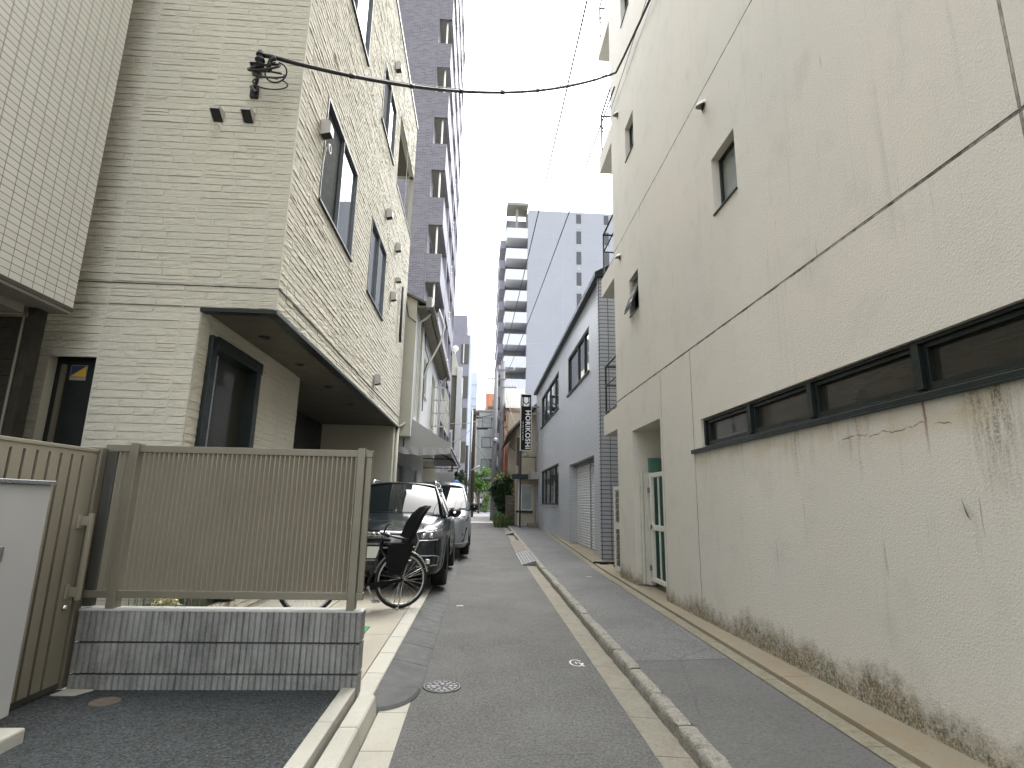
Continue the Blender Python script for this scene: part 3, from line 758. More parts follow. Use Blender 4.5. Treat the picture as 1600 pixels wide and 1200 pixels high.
b = MB(); b.box(BW0, BW1, BY-.010, BY+.12, .638, .650); b.build('wall_cap', M['block_top'], bwall, bevel=.002)
fence = thing('slat_fence', (-1.7, BY+.05, .65), 'bronze aluminium louvre fence standing on the ribbed block wall', 'fence')
FY = BY+.05
b = MB(); b.box(-2.70, -.79, FY-.02, FY+.03, 1.715, 1.765); b.build('top_rail', M['bronze_frame'], fence, bevel=.004)
b = MB(); b.box(-2.70, -.79, FY-.02, FY+.03, .715, .765); b.build('bottom_rail', M['bronze_frame'], fence, bevel=.004)
for px in (-2.485, -.868):
    b = MB(); b.box(px-.028, px+.028, FY-.045, FY+.01 if False else FY+.045, .63, 1.778); b.build('post', M['bronze_frame'], fence, bevel=.004)
b = MB(); b.box(-2.715, -2.615, FY-.018, FY+.025, .66, 1.72); b.build('end_panel', M['bronze_dark'], fence, bevel=.003)
b = MB(); b.box(-.835, -.795, FY-.012, FY+.02, .766, 1.714); b.box(-.826, -.812, FY-.0135, FY-.012, 1.36, 1.46); b.build('end_stile', M['bronze_frame'], fence, bevel=.002)
b = MB(); x = -2.605
while x < -.85:
    if not (abs(x+2.485) < .036 or abs(x+.868) < .03):
        b.prism([(x, FY-.012, .764), (x+.009, FY-.015, .764), (x+.026, FY+.018, .764), (x+.019, FY+.022, .764)], (0, 0, .952))
    x += .0345
b.build('louvres', M['bronze'], fence)
# gate
gate = thing('gate', (-2.7, 4.1, .17), 'bronze aluminium gate of wide vertical boards with a long pull handle', 'gate')
G = MX(-2.70, 1)
b = MB(); y1 = 4.115; nsl = 0; edges = []
u = 4.115
b.mbox(G, u-.13, u, .20, 1.70, -.03, .0); u -= .13
while u > 2.35:
    b.mbox(G, u-.022, u, .20, 1.70, -.03, -.022, 1); b.mbox(G, u-.022, u, 1.668, 1.70, -.022, 0)
    b.mbox(G, u-.10, u-.022, .20, 1.70, -.03, .0); u -= .10
b.build('panel', [M['bronze'], M['bronze_dark']], gate)
b = MB(); b.mbox(G, 2.3, 4.115, 1.70, 1.722, -.035, .006); b.build('top_rail', M['bronze_light'], gate, bevel=.002)
b = MB(); b.mbox(G, 4.125, 4.19, .16, 1.735, -.06, .02); b.build('post', M['bronze_frame'], gate, bevel=.004)
b = MB(); b.mbox(G, 4.055, 4.085, .72, 1.28, .05, .075); b.mbox(G, 4.06, 4.08, 1.20, 1.26, 0, .05); b.mbox(G, 4.06, 4.08, .74, .80, 0, .05); b.mbox(G, 4.025, 4.06, 1.18, 1.27, 0, .012); b.mbox(G, 4.025, 4.06, .73, .82, 0, .012); b.build('handle', M['bronze_light'], gate, bevel=.003)
b = MB(); b.lathe((-2.70, 4.045, .675), [(0, .022), (.012, .022), (.02, .012), (.021, 0)], 'x', 16); b.build('lock', M['chrome'], gate, smooth=True)
b = MB(); b.mbox(G, 2.3, 4.12, .165, .20, -.03, .0); b.build('bottom_rail', M['bronze_dark'], gate)
# cabinet on its concrete foot
cab = thing('utility_cabinet', (-2.66, 2.95, .15), 'grey metal utility cabinet on a concrete foot in front of the board gate', 'cabinet')
b = MB(); b.box(-2.66, -2.42, 2.45, 3.36, .262, 1.455); b.build('casing', M['cab_grey'], cab, bevel=.008)
b = MB(); b.box(-2.67, -2.408, 2.44, 3.37, 1.456, 1.478); b.build('lid', M['alu'], cab, bevel=.004)
b = MB(); b.box(-2.419, -2.40, 2.90, 3.09, 1.06, 1.14); b.build('handle', M['steel'], cab, bevel=.004)
for q0, q1 in ((3.20, 3.30), (2.5, 2.6)): b = MB(); b.box(-2.60, -2.44, q0, q1, .22, .262); b.build('foot', M['cab_grey'], cab)
for q0, q1 in ((3.05, 3.33), (2.4, 2.66)): b = MB(); b.box(-2.63, -2.30, q0, q1, .14, .222); b.build('concrete_foot', M['conc_kerb'], cab, bevel=.012)
b = MB(); b.lathe((-2.27, 3.92, .151), [(0, .006), (.06, .006), (.075, .008), (.085, .004), (.087, -.01)], 'z', 28); tag(b.build('drain_cap', M['rust'], None, smooth=False), 'small rusty drain cap set in the dark asphalt driveway', 'drain cap')
b = MB(); b.prism([(-2.68, 4.03, .10), (-2.53, 4.03, .10), (-2.48, 4.14, .10), (-2.66, 4.15, .10)], (0, 0, .058)); tag(b.build('paving_stone', M['conc_kerb'], None, bevel=.004), 'small white paving slab at the foot of the gate post', 'paving stone')
b = MB(); b.box(-2.688, -1.80, 5.4, 8.15, .06, .106); tag(b.build('paving_slab', M['conc_light'], None, bevel=.004), 'pale paving slab below the dark recessed window, seen under the fence', 'paving slab')
b = MB(); b.box(-1.5, -1.10, 5.97, 6.36, .092, .104); tag(b.build('floor_mat', M['greenmat'], None, bevel=.003), 'green mat lying on the carport floor beside the block wall', 'mat')

# ================================================================== RIGHT: stained beige building
TX2 = 2.61; TYE = 10.4
tan = thing('stucco_building', (2.7, 5., .17), 'stained beige stucco building with a long dark strip window low in its wall', 'building')
SWn = (-2.6, 6.39, 2.045, 2.42)
small = [(5.10, 5.68, 4.69, 5.39), (8.75, 9.30, 4.70, 5.39), (8.77, 9.32, 7.81, 8.52), (5.10, 5.68, 7.81, 8.52), (8.81, 9.40, 10.94, 11.65)]
alc = (7.88, 9.36, .0, 2.66)
b = MB(); wall(b, MX(TX2, -1), -6, TYE, -.05, 16, [SWn+(.14,)]+[s+(.16,) for s in small]+[alc+(1.15,)])
b.build('street_wall', M['stucco'], tan, recalc=False)
b = MB(); b.quad((TX2, TYE, 0), (3.6, TYE, 0), (3.6, TYE, 16), (TX2, TYE, 16)); b.quad((3.6, TYE, 0), (3.6, 11.62, 0), (3.6, 11.62, 16), (3.6, TYE, 16)); b.quad((3.6, 11.62, 0), (12, 11.62, 0), (12, 11.62, 16), (3.6, 11.62, 16)); b.quad((TX2, -6, 0), (12, -6, 0), (12, -6, 16), (TX2, -6, 16)); b.poly([(TX2, -6, 16), (12, -6, 16), (12, 11.62, 16), (3.6, 11.62, 16), (3.6, TYE, 16), (TX2, TYE, 16)]); b.quad((12, -6, 0), (12, 11.62, 0), (12, 11.62, 16), (12, -6, 16))
b.build('end_wall', M['stucco_grey'], tan, recalc=False)
Q = MX(TX2, -1)
# strip window
f = MB(); f.mbox(Q, -2.6, 6.385, 2.395, 2.419, -.13, -.03); f.mbox(Q, -2.6, 6.385, 2.08, 2.115, -.13, -.05)
f.mbox(Q, 6.35, 6.385, 2.115, 2.395, -.13, -.03)
for u in (5.27, 4.245, 3.13, 2.0, .9, -.2, -1.3): f.mbox(Q, u-.03, u+.03, 2.115, 2.395, -.13, -.025)
fo = f.build('strip_window', M['dark_frame'], tan, bevel=.003)
us = [6.35, 5.27, 4.245, 3.13, 2.0, .9, -.2, -1.3, -2.6]
for i in range(len(us)-1):
    p = MB(); a, c = us[i+1]+.03, us[i]-.03
    for q in ((a, c, 2.365, 2.395), (a, c, 2.115, 2.15), (a, a+.035, 2.15, 2.365), (c-.035, c, 2.15, 2.365)): p.mbox(Q, *q, -.115, -.055)
    po = p.build('sash', M['dark_frame'], fo, bevel=.002)
    p = MB(); p.mbox(Q, a+.035, c-.035, 2.15, 2.365, -.10, -.095); p.build('pane', M['glass_dark'], fo)
s_ = MB(); s_.mbox(Q, -2.6, 6.66, 2.045, 2.079, -.13, .035); s_.mbox(Q, -2.6, 6.66, 2.03, 2.046, .022, .035); s_.build('sill', M['dark_frame'], fo, bevel=.003)
for i, (a, c, d, e) in enumerate(small):
    w = MB(); fw = .03
    for q in ((a, c, d, d+fw), (a, c, e-fw, e), (a, a+fw, d+fw, e-fw), (c-fw, c, d+fw, e-fw)): w.mbox(Q, *q, -.15, -.09)
    wo = w.build('window', M['dark_frame'], tan, bevel=.003)
    p = MB()
    if i == 1:   # awning sash pushed open at the bottom
        p.hexa([Q(a+.03, d+.03, .10), Q(c-.03, d+.03, .10), Q(c-.03, d+.03, .125), Q(a+.03, d+.03, .125), Q(a+.03, e-.035, -.11), Q(c-.03, e-.035, -.11), Q(c-.03, e-.035, -.085), Q(a+.03, e-.035, -.085)])
        so_ = p.build('open_sash', M['dark_frame'], wo)
        p = MB(); p.hexa([Q(a+.06, d+.07, .118), Q(c-.06, d+.07, .118), Q(c-.06, d+.07, .124), Q(a+.06, d+.07, .124), Q(a+.06, e-.08, -.078), Q(c-.06, e-.08, -.078), Q(c-.06, e-.08, -.071), Q(a+.06, e-.08, -.071)]); p.build('pane', M['glass'], wo)
        p = MB(); p.mbox(Q, a+.03, c-.03, d+.03, e-.03, -.16, -.155); p.build('dark_room', M['black'], wo)
    else:
        p.mbox(Q, a+fw, c-fw, d+fw, e-fw, -.13, -.124); p.build('pane', M['glass_green'], wo)
    sl = MB(); sl.mbox(Q, a, c, d-.018, d-.002, -.10, .018); sl.build('sill', M['dark_frame'], wo)
def round_vent(parent, Mp, u, v, r=.075):
    b = MB(); n = 14
    P = []
    for i in range(7):
        t_ = i/6.; row = []
        for k_ in range(n+1):
            a = math.pi*k_/n - 0.0
            rr_ = r*math.cos(t_*1.25)
            row.append(Mp(u+rr_*math.cos(a), v+rr_*math.sin(a)-.03*t_, .003+.11*math.sin(t_*1.2)))
        P.append(row)
    b.grid(P); o = b.build('round_vent', M['offwhite'], parent, smooth=True, recalc=False)
    o.modifiers.new('t', 'SOLIDIFY').thickness = .006
    g = MB(); g.poly([Mp(u+r*.9*math.cos(a*.449), v+r*.9*math.sin(a*.449)-.004, .008) for a in range(14)]); g.build('grille', M['hood_in'], o, recalc=False)
    g = MB(); g.tube([Mp(u+r*math.cos(a*.393), v+r*math.sin(a*.393), .006) for a in range(16)], .008, 6, closed=True); g.build('flange', M['offwhite'], o)
for (u, v) in ((5.77, 6.20), (9.80, 9.22), (9.87, 6.12)): round_vent(tan, Q, u, v, .07)
# balconies on the far corner
for z0 in (2.83, 5.92, 9.01, 12.1):
    b = MB(); b.box(TX2+.0, 3.58, TYE+.004, 11.55, z0, z0+.16); b.box(TX2, TX2+.12, TYE+.004, 11.55, z0+.16, z0+.42); b.box(TX2+.12, 3.58, 11.43, 11.55, z0+.16, z0+.42)
    bo = b.build('balcony', M['stucco_plain'], tan)
    r_ = MB(); zt = z0+1.50; X = TX2+.05
    for zz in (zt, zt-.42, z0+.50): r_.tube([(X, TYE+.03, zz), (X, 11.5, zz)], .022 if zz == zt else .016, 8); r_.tube([(X, 11.5, zz), (3.55, 11.5, zz)], .022 if zz == zt else .016, 8)
    for yy in (TYE+.05, 11.5): r_.tube([(X, yy, z0+.42), (X, yy, zt)], .02, 8)
    r_.tube([(3.55, 11.5, z0+.42), (3.55, 11.5, zt)], .02, 8)
    r_.build('railing', M['dark_frame'], bo)
# alcove: back wall, green door, white gate, paper
b = MB(); b.quad((3.76, 7.7, 0), (3.76, 9.5, 0), (3.76, 9.5, 3), (3.76, 7.7, 3)); b.build('alcove_back', M['stucco_plain'], tan, recalc=False)
b = MB(); b.box(2.90, 3.74, 9.30, 9.352, .17, 2.15); dg = b.build('green_door', M['green_door'], tan)
b = MB(); b.box(2.86, 3.755, 9.28, 9.352, 2.15, 2.20); b.box(2.86, 2.90, 9.28, 9.352, .17, 2.15); b.build('door_frame', M['offwhite'] if False else M['green_door'], dg)
GX = 2.80
b = MB()
b.box(GX, GX+.05, 7.89, 9.16, .24, .30); b.box(GX, GX+.05, 7.89, 9.16, 1.03, 1.11); b.box(GX, GX+.05, 7.89, 9.16, 1.86, 1.93)
b.box(GX, GX+.05, 9.03, 9.12, .30, 1.86)
for yy in (8.72, 8.36, 8.02): b.box(GX+.01, GX+.035, yy-.012, yy+.012, .30, 1.86)
go = b.build('metal_gate', M['white_paint'], tan, bevel=.004)
b = MB(); b.box(GX-.03, GX+.07, 9.17, 9.22, .17, 1.95); b.box(GX-.05, GX+.0, 9.235, 9.275, .17, 1.95); b.box(GX-.09, GX-.05, 9.29, 9.35, .17, 1.95); b.build('gate_post', M['offwhite'], go, bevel=.004)
for q0 in (1.62, .40): b = MB(); b.box(GX-.02, GX+.02, 9.10, 9.20, q0, q0+.08); b.build('hinge', M['steel'], go)
b = MB(); b.box(GX-.012, GX-.004, 7.95, 8.42, 1.42, 1.93); b.build('notice_paper', M['paper'], go)
# white louvre gate beside the pier
lg = thing('louvre_gate', (2.85, 11., .17), 'white framed louvre gate beside the stucco pier below the lowest balcony', 'gate')
b = MB(); L0, L1 = (2.70, 11.20), (2.95, 10.45)
def LP(t, z, d=0): return (L0[0]+(L1[0]-L0[0])*t+d*.95, L0[1]+(L1[1]-L0[1])*t+d*.3, z)
for (t0, t1, z0, z1) in ((0, .07, .17, 1.78), (.93, 1, .17, 1.78), (.07, .93, 1.70, 1.78), (.07, .93, .95, 1.07), (.07, .93, .17, .25)):
    b.hexa([LP(t0, z0), LP(t1, z0), LP(t1, z0, .04), LP(t0, z0, .04), LP(t0, z1), LP(t1, z1), LP(t1, z1, .04), LP(t0, z1, .04)])
b.build('frame', M['white_paint'], lg)
b = MB(); z = .27
while z < 1.69:
    if not .93 < z < 1.07: b.hexa([LP(.07, z, .012), LP(.93, z, .012), LP(.93, z, .018), LP(.07, z, .018), LP(.07, z+.10, .03), LP(.93, z+.10, .03), LP(.93, z+.10, .036), LP(.07, z+.10, .036)])
    z += .118
b.build('slats', M['olive'], lg)

# ================================================================== RIGHT: grey tiled building
GX0, GY0, GY1, GZ = 2.95, 13.2, 29.0, 7.2
gb = thing('tiled_shop_building', (3.2, 14., .2), 'two-storey grey tiled building with a roller shutter and dark eaves', 'building')
gw = [(14.75, 18.45, 5.03, 6.33), (20.7, 26.6, 5.0, 6.45), (20.7, 26.4, 1.38, 2.92)]
gsh = (14.25, 18.2, .1, 2.67); gdoor = (27.9, 28.75, .3, 2.55); slit = (27.6, 27.85, 3.6, 5.4)
b = MB(); Q = MX(GX0, -1)
wall(b, Q, GY0+.28, GY1, 0, GZ, [w+(.12,) for w in gw]+[gsh+(.32,), gdoor+(.15,), slit+(.08,)], .12)
b.quad((GX0, GY0+.28, 0), (GX0+.12, GY0+.16, 0), (GX0+.12, GY0+.16, GZ), (GX0, GY0+.28, GZ)) if False else None
b.quad((GX0+.36, GY0+.2, 0), (12, GY0+.2, 0), (12, GY0+.2, GZ), (GX0+.36, GY0+.2, GZ)); b.quad((GX0, GY1, 0), (12, GY1, 0), (12, GY1, GZ), (GX0, GY1, GZ)); b.quad((GX0, GY0, GZ-.01), (12, GY0, GZ-.01), (12, GY1, GZ-.01), (GX0, GY1, GZ-.01))
b.build('wall', M['tile_grey'], gb, recalc=False)
b = MB(); b.quad((GX0, GY0+.28, 0), (GX0-.06, GY0+.14, 0), (GX0-.06, GY0+.14, GZ), (GX0, GY0+.28, GZ)); b.quad((GX0-.06, GY0+.14, 0), (GX0-.06, GY0, 0), (GX0-.06, GY0, GZ), (GX0-.06, GY0+.14, GZ)); b.quad((GX0-.06, GY0, 0), (GX0+.36, GY0, 0), (GX0+.36, GY0, GZ), (GX0-.06, GY0, GZ)); b.quad((GX0+.36, GY0, 0), (GX0+.36, GY0+.2, 0), (GX0+.36, GY0+.2, GZ), (GX0+.36, GY0, GZ))
b.build('corner_column', M['tile_column'], gb, recalc=False)
b = MB(); b.prism([(GX0-.16, GY0-.12, GZ-.10), (GX0-.16, GY0-.12, GZ+.02), (GX0+.15, GY0-.12, GZ+.20), (GX0+.40, GY0-.12, GZ+.20), (GX0+.40, GY0-.12, GZ-.10)], (0, GY1-GY0+.2, 0)); b.build('eaves', M['dark_frame'], gb)
for i, (a, c, d, e) in enumerate(gw):
    n = 4 if i else 3
    f = MB(); fw = .06
    for q in ((a, c, d, d+fw), (a, c, e-fw, e), (a, a+fw, d, e), (c-fw, c, d, e)): f.mbox(Q, *q, -.11, -.02)
    cuts = [a+.85, a+1.9] if i == 0 else [a+1.2, a+2.9, a+4.4]
    for u in cuts: f.mbox(Q, u-.03, u+.03, d+fw, e-fw, -.10, -.03)
    fo = f.build('window', M['dark_frame'], gb)
    for u0, u1 in zip([a+fw]+[q+.03 for q in cuts], [q-.03 for q in cuts]+[c-fw]):
        p = MB(); p.mbox(Q, u0, u1, d+fw, e-fw, -.08, -.072); p.build('pane', M['glass'], fo)
    sl = MB(); sl.mbox(Q, a-.05, c+.05, d-.05, d-.002, -.02, .05); sl.build('sill', M['conc_grey'] if i == 2 else M['dark_frame'], fo)
b = MB(); b.mbox(Q, slit[0], slit[1], slit[2], slit[3], -.06, -.05); b.build('slit_window', M['dark_frame'], gb)
def shutter(u0, u1):
    P = []; z = .10; prof = []
    while z < 2.66:
        prof += [(z, 0.), (z+.012, -.012), (z+.03, .004), (z+.055, .012), (z+.072, .004)]; z += .078
    s = MB(); s.grid([[Q(u, min(zz, 2.66), -.27+d) for (zz, d) in prof] for u in (u0, u1)]); return s
for (u0, u1) in ((14.27, 15.95), (16.03, 18.18)): shutter(u0, u1).build('shutter', M['shutter'], gb, recalc=False)
b = MB(); b.mbox(Q, 15.95, 16.03, .1, 2.66, -.28, -.235); b.build('shutter_post', M['alu'], gb)
b = MB(); b.mbox(Q, 14.25, 18.2, 2.58, 2.668, -.30, -.16); b.build('shutter_box', M['bronze_dark'], gb)
b = MB(); b.mbox(Q, *gdoor, -.14, -.08); b.build('door', M['dark_frame'], gb)
b = MB(); b.mbox(Q, 27.5, 29.0, 2.6, 2.95, .0, .42); b.build('door_canopy', M['conc_grey'], gb)
for (y0, y1, hx) in ((15.8, 18.4, .95), (27., 29.2, .9)):
    b = MB(); X = GX0+.55
    for zz in (GZ+hx, GZ+hx*.55): b.tube([(X, y0, zz), (X, y1, zz)], .03, 6); b.tube([(X, y1, zz), (X+1.6, y1, zz)], .03, 6)
    for yy in (y0, (y0+y1)/2, y1): b.tube([(X, yy, GZ-.02), (X, yy, GZ+hx)], .03, 6)
    b.build('roof_railing', M['offwhite'], gb)
b = MB(); b.prism([(2.45, 27.6, gz(28)+.10), (2.95, 27.6, gz(28)+.10), (2.95, 29., gz(28)+.10), (2.5, 28.9, gz(28)+.10)], (0, 0, .16)); tag(b.build('door_step', M['conc_old'], None, bevel=.02), 'worn concrete step at the door of the grey tiled building', 'step')
# projecting sign
SY = 27.6; SX0, SX1 = 2.03, 2.53; SZ0, SZ1 = 4.02, 6.83
sg = thing('shop_sign', (2.3, SY, gz(SY)+.1), 'tall black projecting sign with white lettering HORIKOSHI on a pole', 'sign')
b = MB(); b.box(SX0, SX1, SY, SY+.22, SZ0, SZ1); so_ = b.build('sign_panel', M['sign_black'], sg)
b = MB(); e = .028
for q in ((SX0-e, SX0, SZ0-e, SZ1+e), (SX1, SX1+e, SZ0-e, SZ1+e), (SX0, SX1, SZ0-e, SZ0), (SX0, SX1, SZ1, SZ1+e)): b.box(q[0], q[1], SY-.012, SY+.23, q[2], q[3])
b.build('frame', M['offwhite'], so_)
def text_mesh(txt, size, name, mat, parent, mtx, bold=.02, sp=1.):
    cu = bpy.data.curves.new(name, 'FONT'); cu.body = txt; cu.size = size; cu.offset = bold; cu.extrude = .004; cu.space_character = sp; cu.align_x = 'CENTER'; cu.align_y = 'CENTER'
    to = bpy.data.objects.new(name+'_tmp', cu); COL.objects.link(to)
    dg = bpy.context.evaluated_depsgraph_get(); me = bpy.data.meshes.new_from_object(to.evaluated_get(dg))
    COL.objects.unlink(to); bpy.data.objects.remove(to)
    me.transform(mtx); me.transform(Matrix.Translation(-Vector(ORG[parent.name]))); me.materials.clear(); me.materials.append(mat); me.name = name
    o = bpy.data.objects.new(name, me); COL.objects.link(o); o.parent = parent; ORG[o.name] = ORG[parent.name]; return o
def sign_mtx(x, z, flip=1):
    # text runs downwards, facing -y
    r = Matrix(((0, 1, 0, x), (0, 0, -1 if flip else 1, SY-.006), (-1, 0, 0, z), (0, 0, 0, 1)))
    return r
text_mesh('HORIKOSHI', .335, 'lettering', M['white_paint'], so_, sign_mtx(SX0+.335, 5.05), .008, 1.13)
b = MB()
for i in range(26): b.box(SX0+.085, SX0+.125, SY-.006, SY-.001, 5.42-i*.036, 5.42-i*.036+.02) if i not in (4, 9, 13, 18) else None
b.build('small_lettering', M['offwhite'], so_)
b = MB(); y0, y1 = SY-.006, -.005
def lp(pts): b.prism([(SX0+p, SY-.006, SZ1-.02-q) for p, q in pts], (0, .005, 0))
lp([(.06, .12), (.09, .12), (.08, .56), (.06, .56)]); lp([(.41, .12), (.44, .12), (.44, .56), (.42, .56)])
lp([(.15, .12), (.35, .12), (.365, .33), (.25, .46), (.135, .33)]); lp([(.12, .40), (.25, .52), (.38, .40), (.375, .58), (.125, .58)])
b.build('logo', M['white_paint'], so_)
b = MB(); b.box(SX1+.03, GX0-.005, SY+.06, SY+.16, 6.2, 6.26); b.box(SX1+.03, GX0-.005, SY+.06, SY+.16, 5.85, 5.9); b.box(SX1+.03, GX0-.005, SY+.06, SY+.16, 4.3, 4.36); b.build('bracket', M['conc_grey'], sg)
b = MB(); b.box(SX0-.02, SX0+.06, SY+.06, SY+.14, gz(SY)+.1, SZ0-.03); b.box(SX0-.02, SX1+.3, SY+.08, SY+.12, 3.66, 3.70); b.build('post', M['black_metal'], sg)
b = MB(); b.lathe((SX0+.25, SY+.1, 3.72), [(0, 0), (.10, 0), (.12, .05), (.09, .16), (0, .18)], 'z', 12); b.build('lamp', M['conc_grey'], sg)

# ================================================================== LEFT: old cream house with awning
CX, CY0, CY1 = -1.75, 13.9, 22.6
ch = thing('old_house', (-2.2, 14., .2), 'old cream rendered house with tiled eaves, gutters and a grey street awning', 'house')
cwin = [(16.3, 17.3, 4.55, 5.75), (19.2, 20.6, 3.9, 5.9)]
b = MB(); Q = MX(CX, 1); wall(b, Q, CY0, CY1, 3.0, 6.55, cwin, .10); wall(b, MX(CX-.5, 1), CY0+.02, CY1, .05, 3.0, [(15.2, 16.8, .1, 2.4), (18, 20.5, .1, 2.5)], .1)
b.quad((CX, CY0+.02, 3.0), (CX-.5, CY0+.02, 3.0), (CX-.5, CY1, 3.0), (CX, CY1, 3.0)); b.build('street_wall', M['pale'], ch, recalc=False)
b = MB(); b.poly([(CX, CY0, 3.0), (CX, CY0, 6.62), (-2.2, CY0, 6.95), (-7, CY0, 9.0), (-7, CY0, 3.0)]); b.poly([(CX-.5, CY0, 0), (CX-.5, CY0, 3.0), (-7, CY0, 3.), (-7, CY0, 0)]); b.build('gable_wall', M['cream'], ch, recalc=False)
b = MB(); b.poly([(CX, CY1, 0), (CX, CY1, 6.62), (-7, CY1, 9), (-7, CY1, 0)]); b.build('gable_wall', M['cream'], ch, recalc=False)
b = MB(); b.prism([(-1.42, CY0-.12, 6.40), (-1.42, CY0-.12, 6.46), (-7, CY0-.12, 9.15), (-7, CY0-.12, 9.05)], (0, CY1-CY0+.2, 0)); b.build('roof', M['rooftile'], ch)
b = MB(); b.box(CX+.005, -1.46, CY0-.05, CY1+.02, 6.36, 6.41); b.build('eaves_soffit', M['olive'], ch)
b = MB()
P = [[(-1.42+.07*math.cos(a)+.05, y, 6.40+.07*math.sin(a)) for a in [math.pi+math.pi*i/6 for i in range(7)]] for y in (CY0-.14, CY1+.05)]
b.grid(P); b.build('gutter', M['olive'], ch, smooth=True, recalc=False).modifiers.new('t', 'SOLIDIFY').thickness = .006
b = MB(); b.box(-1.50, -1.36, CY0-.16, CY0+.06, 6.34, 6.62); b.box(-1.50, -1.36, CY1-.5, CY1-.3, 6.25, 6.5); b.build('gutter_box', M['steel'], ch)
for pts in ([(-1.42, 14.3, 6.36), (-1.55, 14.3, 6.2), (CX+.05, 14.3, 6.1), (CX+.05, 14.3, 3.6), (-1.95, 13.82, 3.25), (-2.04, 13.75, 3.2)], [(-1.42, 22., 6.36), (CX+.06, 22., 6.0), (CX+.06, 22., 2.8)], [(CX+.04, 15.2, 6.3), (CX+.04, 15.2, 3.5)]):
    b = MB(); b.tube(pts, .035, 8); b.build('downpipe', M['offwhite'], ch, smooth=True)
b = MB(); b.tube([(-1.40, 15.6, 6.45), (-1.30, 15.5, 6.9), (-1.12, 15.5, 6.4), (-1.25, 15.6, 5.9), (-1.5, 15.7, 5.4), (-1.68, 15.8, 4.9)], .028, 8); b.build('loose_pipe', M['white_paint'], ch, smooth=True)
b = MB(); b.tube([(-2.05, 13.87, 6.6), (-1.95, 13.85, 6.1), (-1.75, 13.85, 5.95)], .012, 6); b.build('wiring', M['cable'], ch); b = MB(); b.tube([(CX+.03, 16.0, 6.3), (CX+.06, 16.0, 5.8), (CX+.16, 16.1, 5.5), (CX+.03, 16.2, 5.2), (CX+.03, 16.2, 4)], .016, 6); b.build('wiring', M['cable'], ch)
for (a, c, d, e), n in zip(cwin, (2, 2)): window(ch, Q, a, c, d, e, .08, M['offwhite'], M['glass_green'] if n == 2 and a < 17 else M['glass'], n, .05, .07, .05)
b = MB()
for zz in (3.9, 4.35, 4.8, 5.25): b.box(CX+.02, CX+.50, 18.9, 18.93, zz, zz+.05); b.box(CX+.47, CX+.50, 18.9, 21.4, zz, zz+.05)
for i in range(9): b.box(CX+.47, CX+.50, 18.93+i*.3, 18.96+i*.3, 3.9, 5.28)
for i in range(4): b.box(CX+.08+i*.13, CX+.11+i*.13, 18.9, 18.93, 3.9, 5.28)
b.build('window_grille', M['offwhite'], ch)
b = MB(); wb = MX(CX-.5, 1)
b.mbox(wb, 15.2, 16.8, .1, 2.4, -.1, -.06); b.mbox(wb, 18, 20.5, .1, 2.5, -.1, -.06); b.mbox(wb, 16.95, 17.7, .1, 2.3, .0, .06); b.build('shopfront_panel', M['alu'], ch)
# awning : steel frame under a fabric hood
AX, A0, A1 = -.74, 14.2, 21.3
aw = MB(); e = .012
aw.poly([(-2.12, A0, 3.36), (CX+.02, A0, 3.46), (AX, A0, 2.84), (AX, A0, 2.74), (-2.12, A0, 2.74)])
aw.quad((CX+.02, A0, 3.46), (CX+.02, A1, 3.46), (AX, A1, 2.84), (AX, A0, 2.84)); aw.quad((AX, A0, 2.84), (AX, A1, 2.84), (AX, A1, 2.60), (AX, A0, 2.62))
aw.poly([(CX+.02, A1, 3.46), (AX, A1, 2.84), (AX, A1, 2.74), (CX+.02, A1, 2.74)])
vl = [[(-2.12+(AX+2.12)*i/12, A0-.012-.03*abs(math.sin(i*1.3)), 2.75), (-2.12+(AX+2.12)*i/12, A0-.02-.05*abs(math.sin(i*1.7+1)), 2.61-.06*math.sin(math.pi*i/12)+.012*math.sin(i*2.1))] for i in range(13)]
aw.grid(vl)
awo = aw.build('awning', M['fabric'], ch, recalc=False); awo.modifiers.new('t', 'SOLIDIFY').thickness = .006
b = MB()
for q in (((-2.1, A0+.05, 2.72), (AX+.02, A0+.05, 2.72)), ((AX+.02, A0+.05, 2.72), (AX+.02, A1, 2.72)), ((-2.1, A1-.05, 2.66), (AX+.02, A1-.05, 2.66)), ((CX, 17.5, 2.72), (AX+.02, 17.5, 2.72)), ((CX, 17.5, 3.4), (AX+.02, 17.5, 2.8)), ((CX, A1-.05, 3.4), (AX+.02, A1-.05, 2.75))): b.tube(q, .018, 6)
b.build('awning_frame', M['dark_frame'], awo)
b = MB(); b.tube([(-1.93, A0-.02, 3.42), (-1.93, A0-.02, 2.74)], .014, 6); b.build('awning_strap', M['dark_frame'], awo)
b = MB(); b.lathe((AX-.02, A1-1.2, 2.38), [(0, -.09), (.10, -.07), (.13, 0), (.09, .08), (0, .12)], 'z', 12); b.tube([(AX-.02, A1-1.2, 2.45), (AX-.02, A1-1.2, 2.7)], .012, 6); b.build('awning_lamp', M['black'], awo)
b = MB(); n = 22
for i in range(n): b.box(-2.2+i*.055, -2.2+i*.055+.04, 22.9-.02*(i % 2), 22.95, gz(23)+.1, 2.6)
b.box(-2.2, -.99, 22.95, 23.0, gz(23)+.1, 2.62)
tag(b.build('corrugated_screen', M['fabric'], None), 'grey corrugated metal screen beneath the far end of the awning', 'screen')
b = MB(); b.prism([(-1.0, 22.4, 2.05), (-.78, 22.4, 2.03), (-.80, 22.5, 2.27), (-.96, 22.5, 2.28)], (0, .25, 0)); b.box(-1.0, -.8, 22.4, 22.7, .2, 2.06); tag(b.build('covered_post', M['bluetarp'], None, bevel=.03), 'bright blue plastic cover standing behind the silver van roof', 'plastic cover')

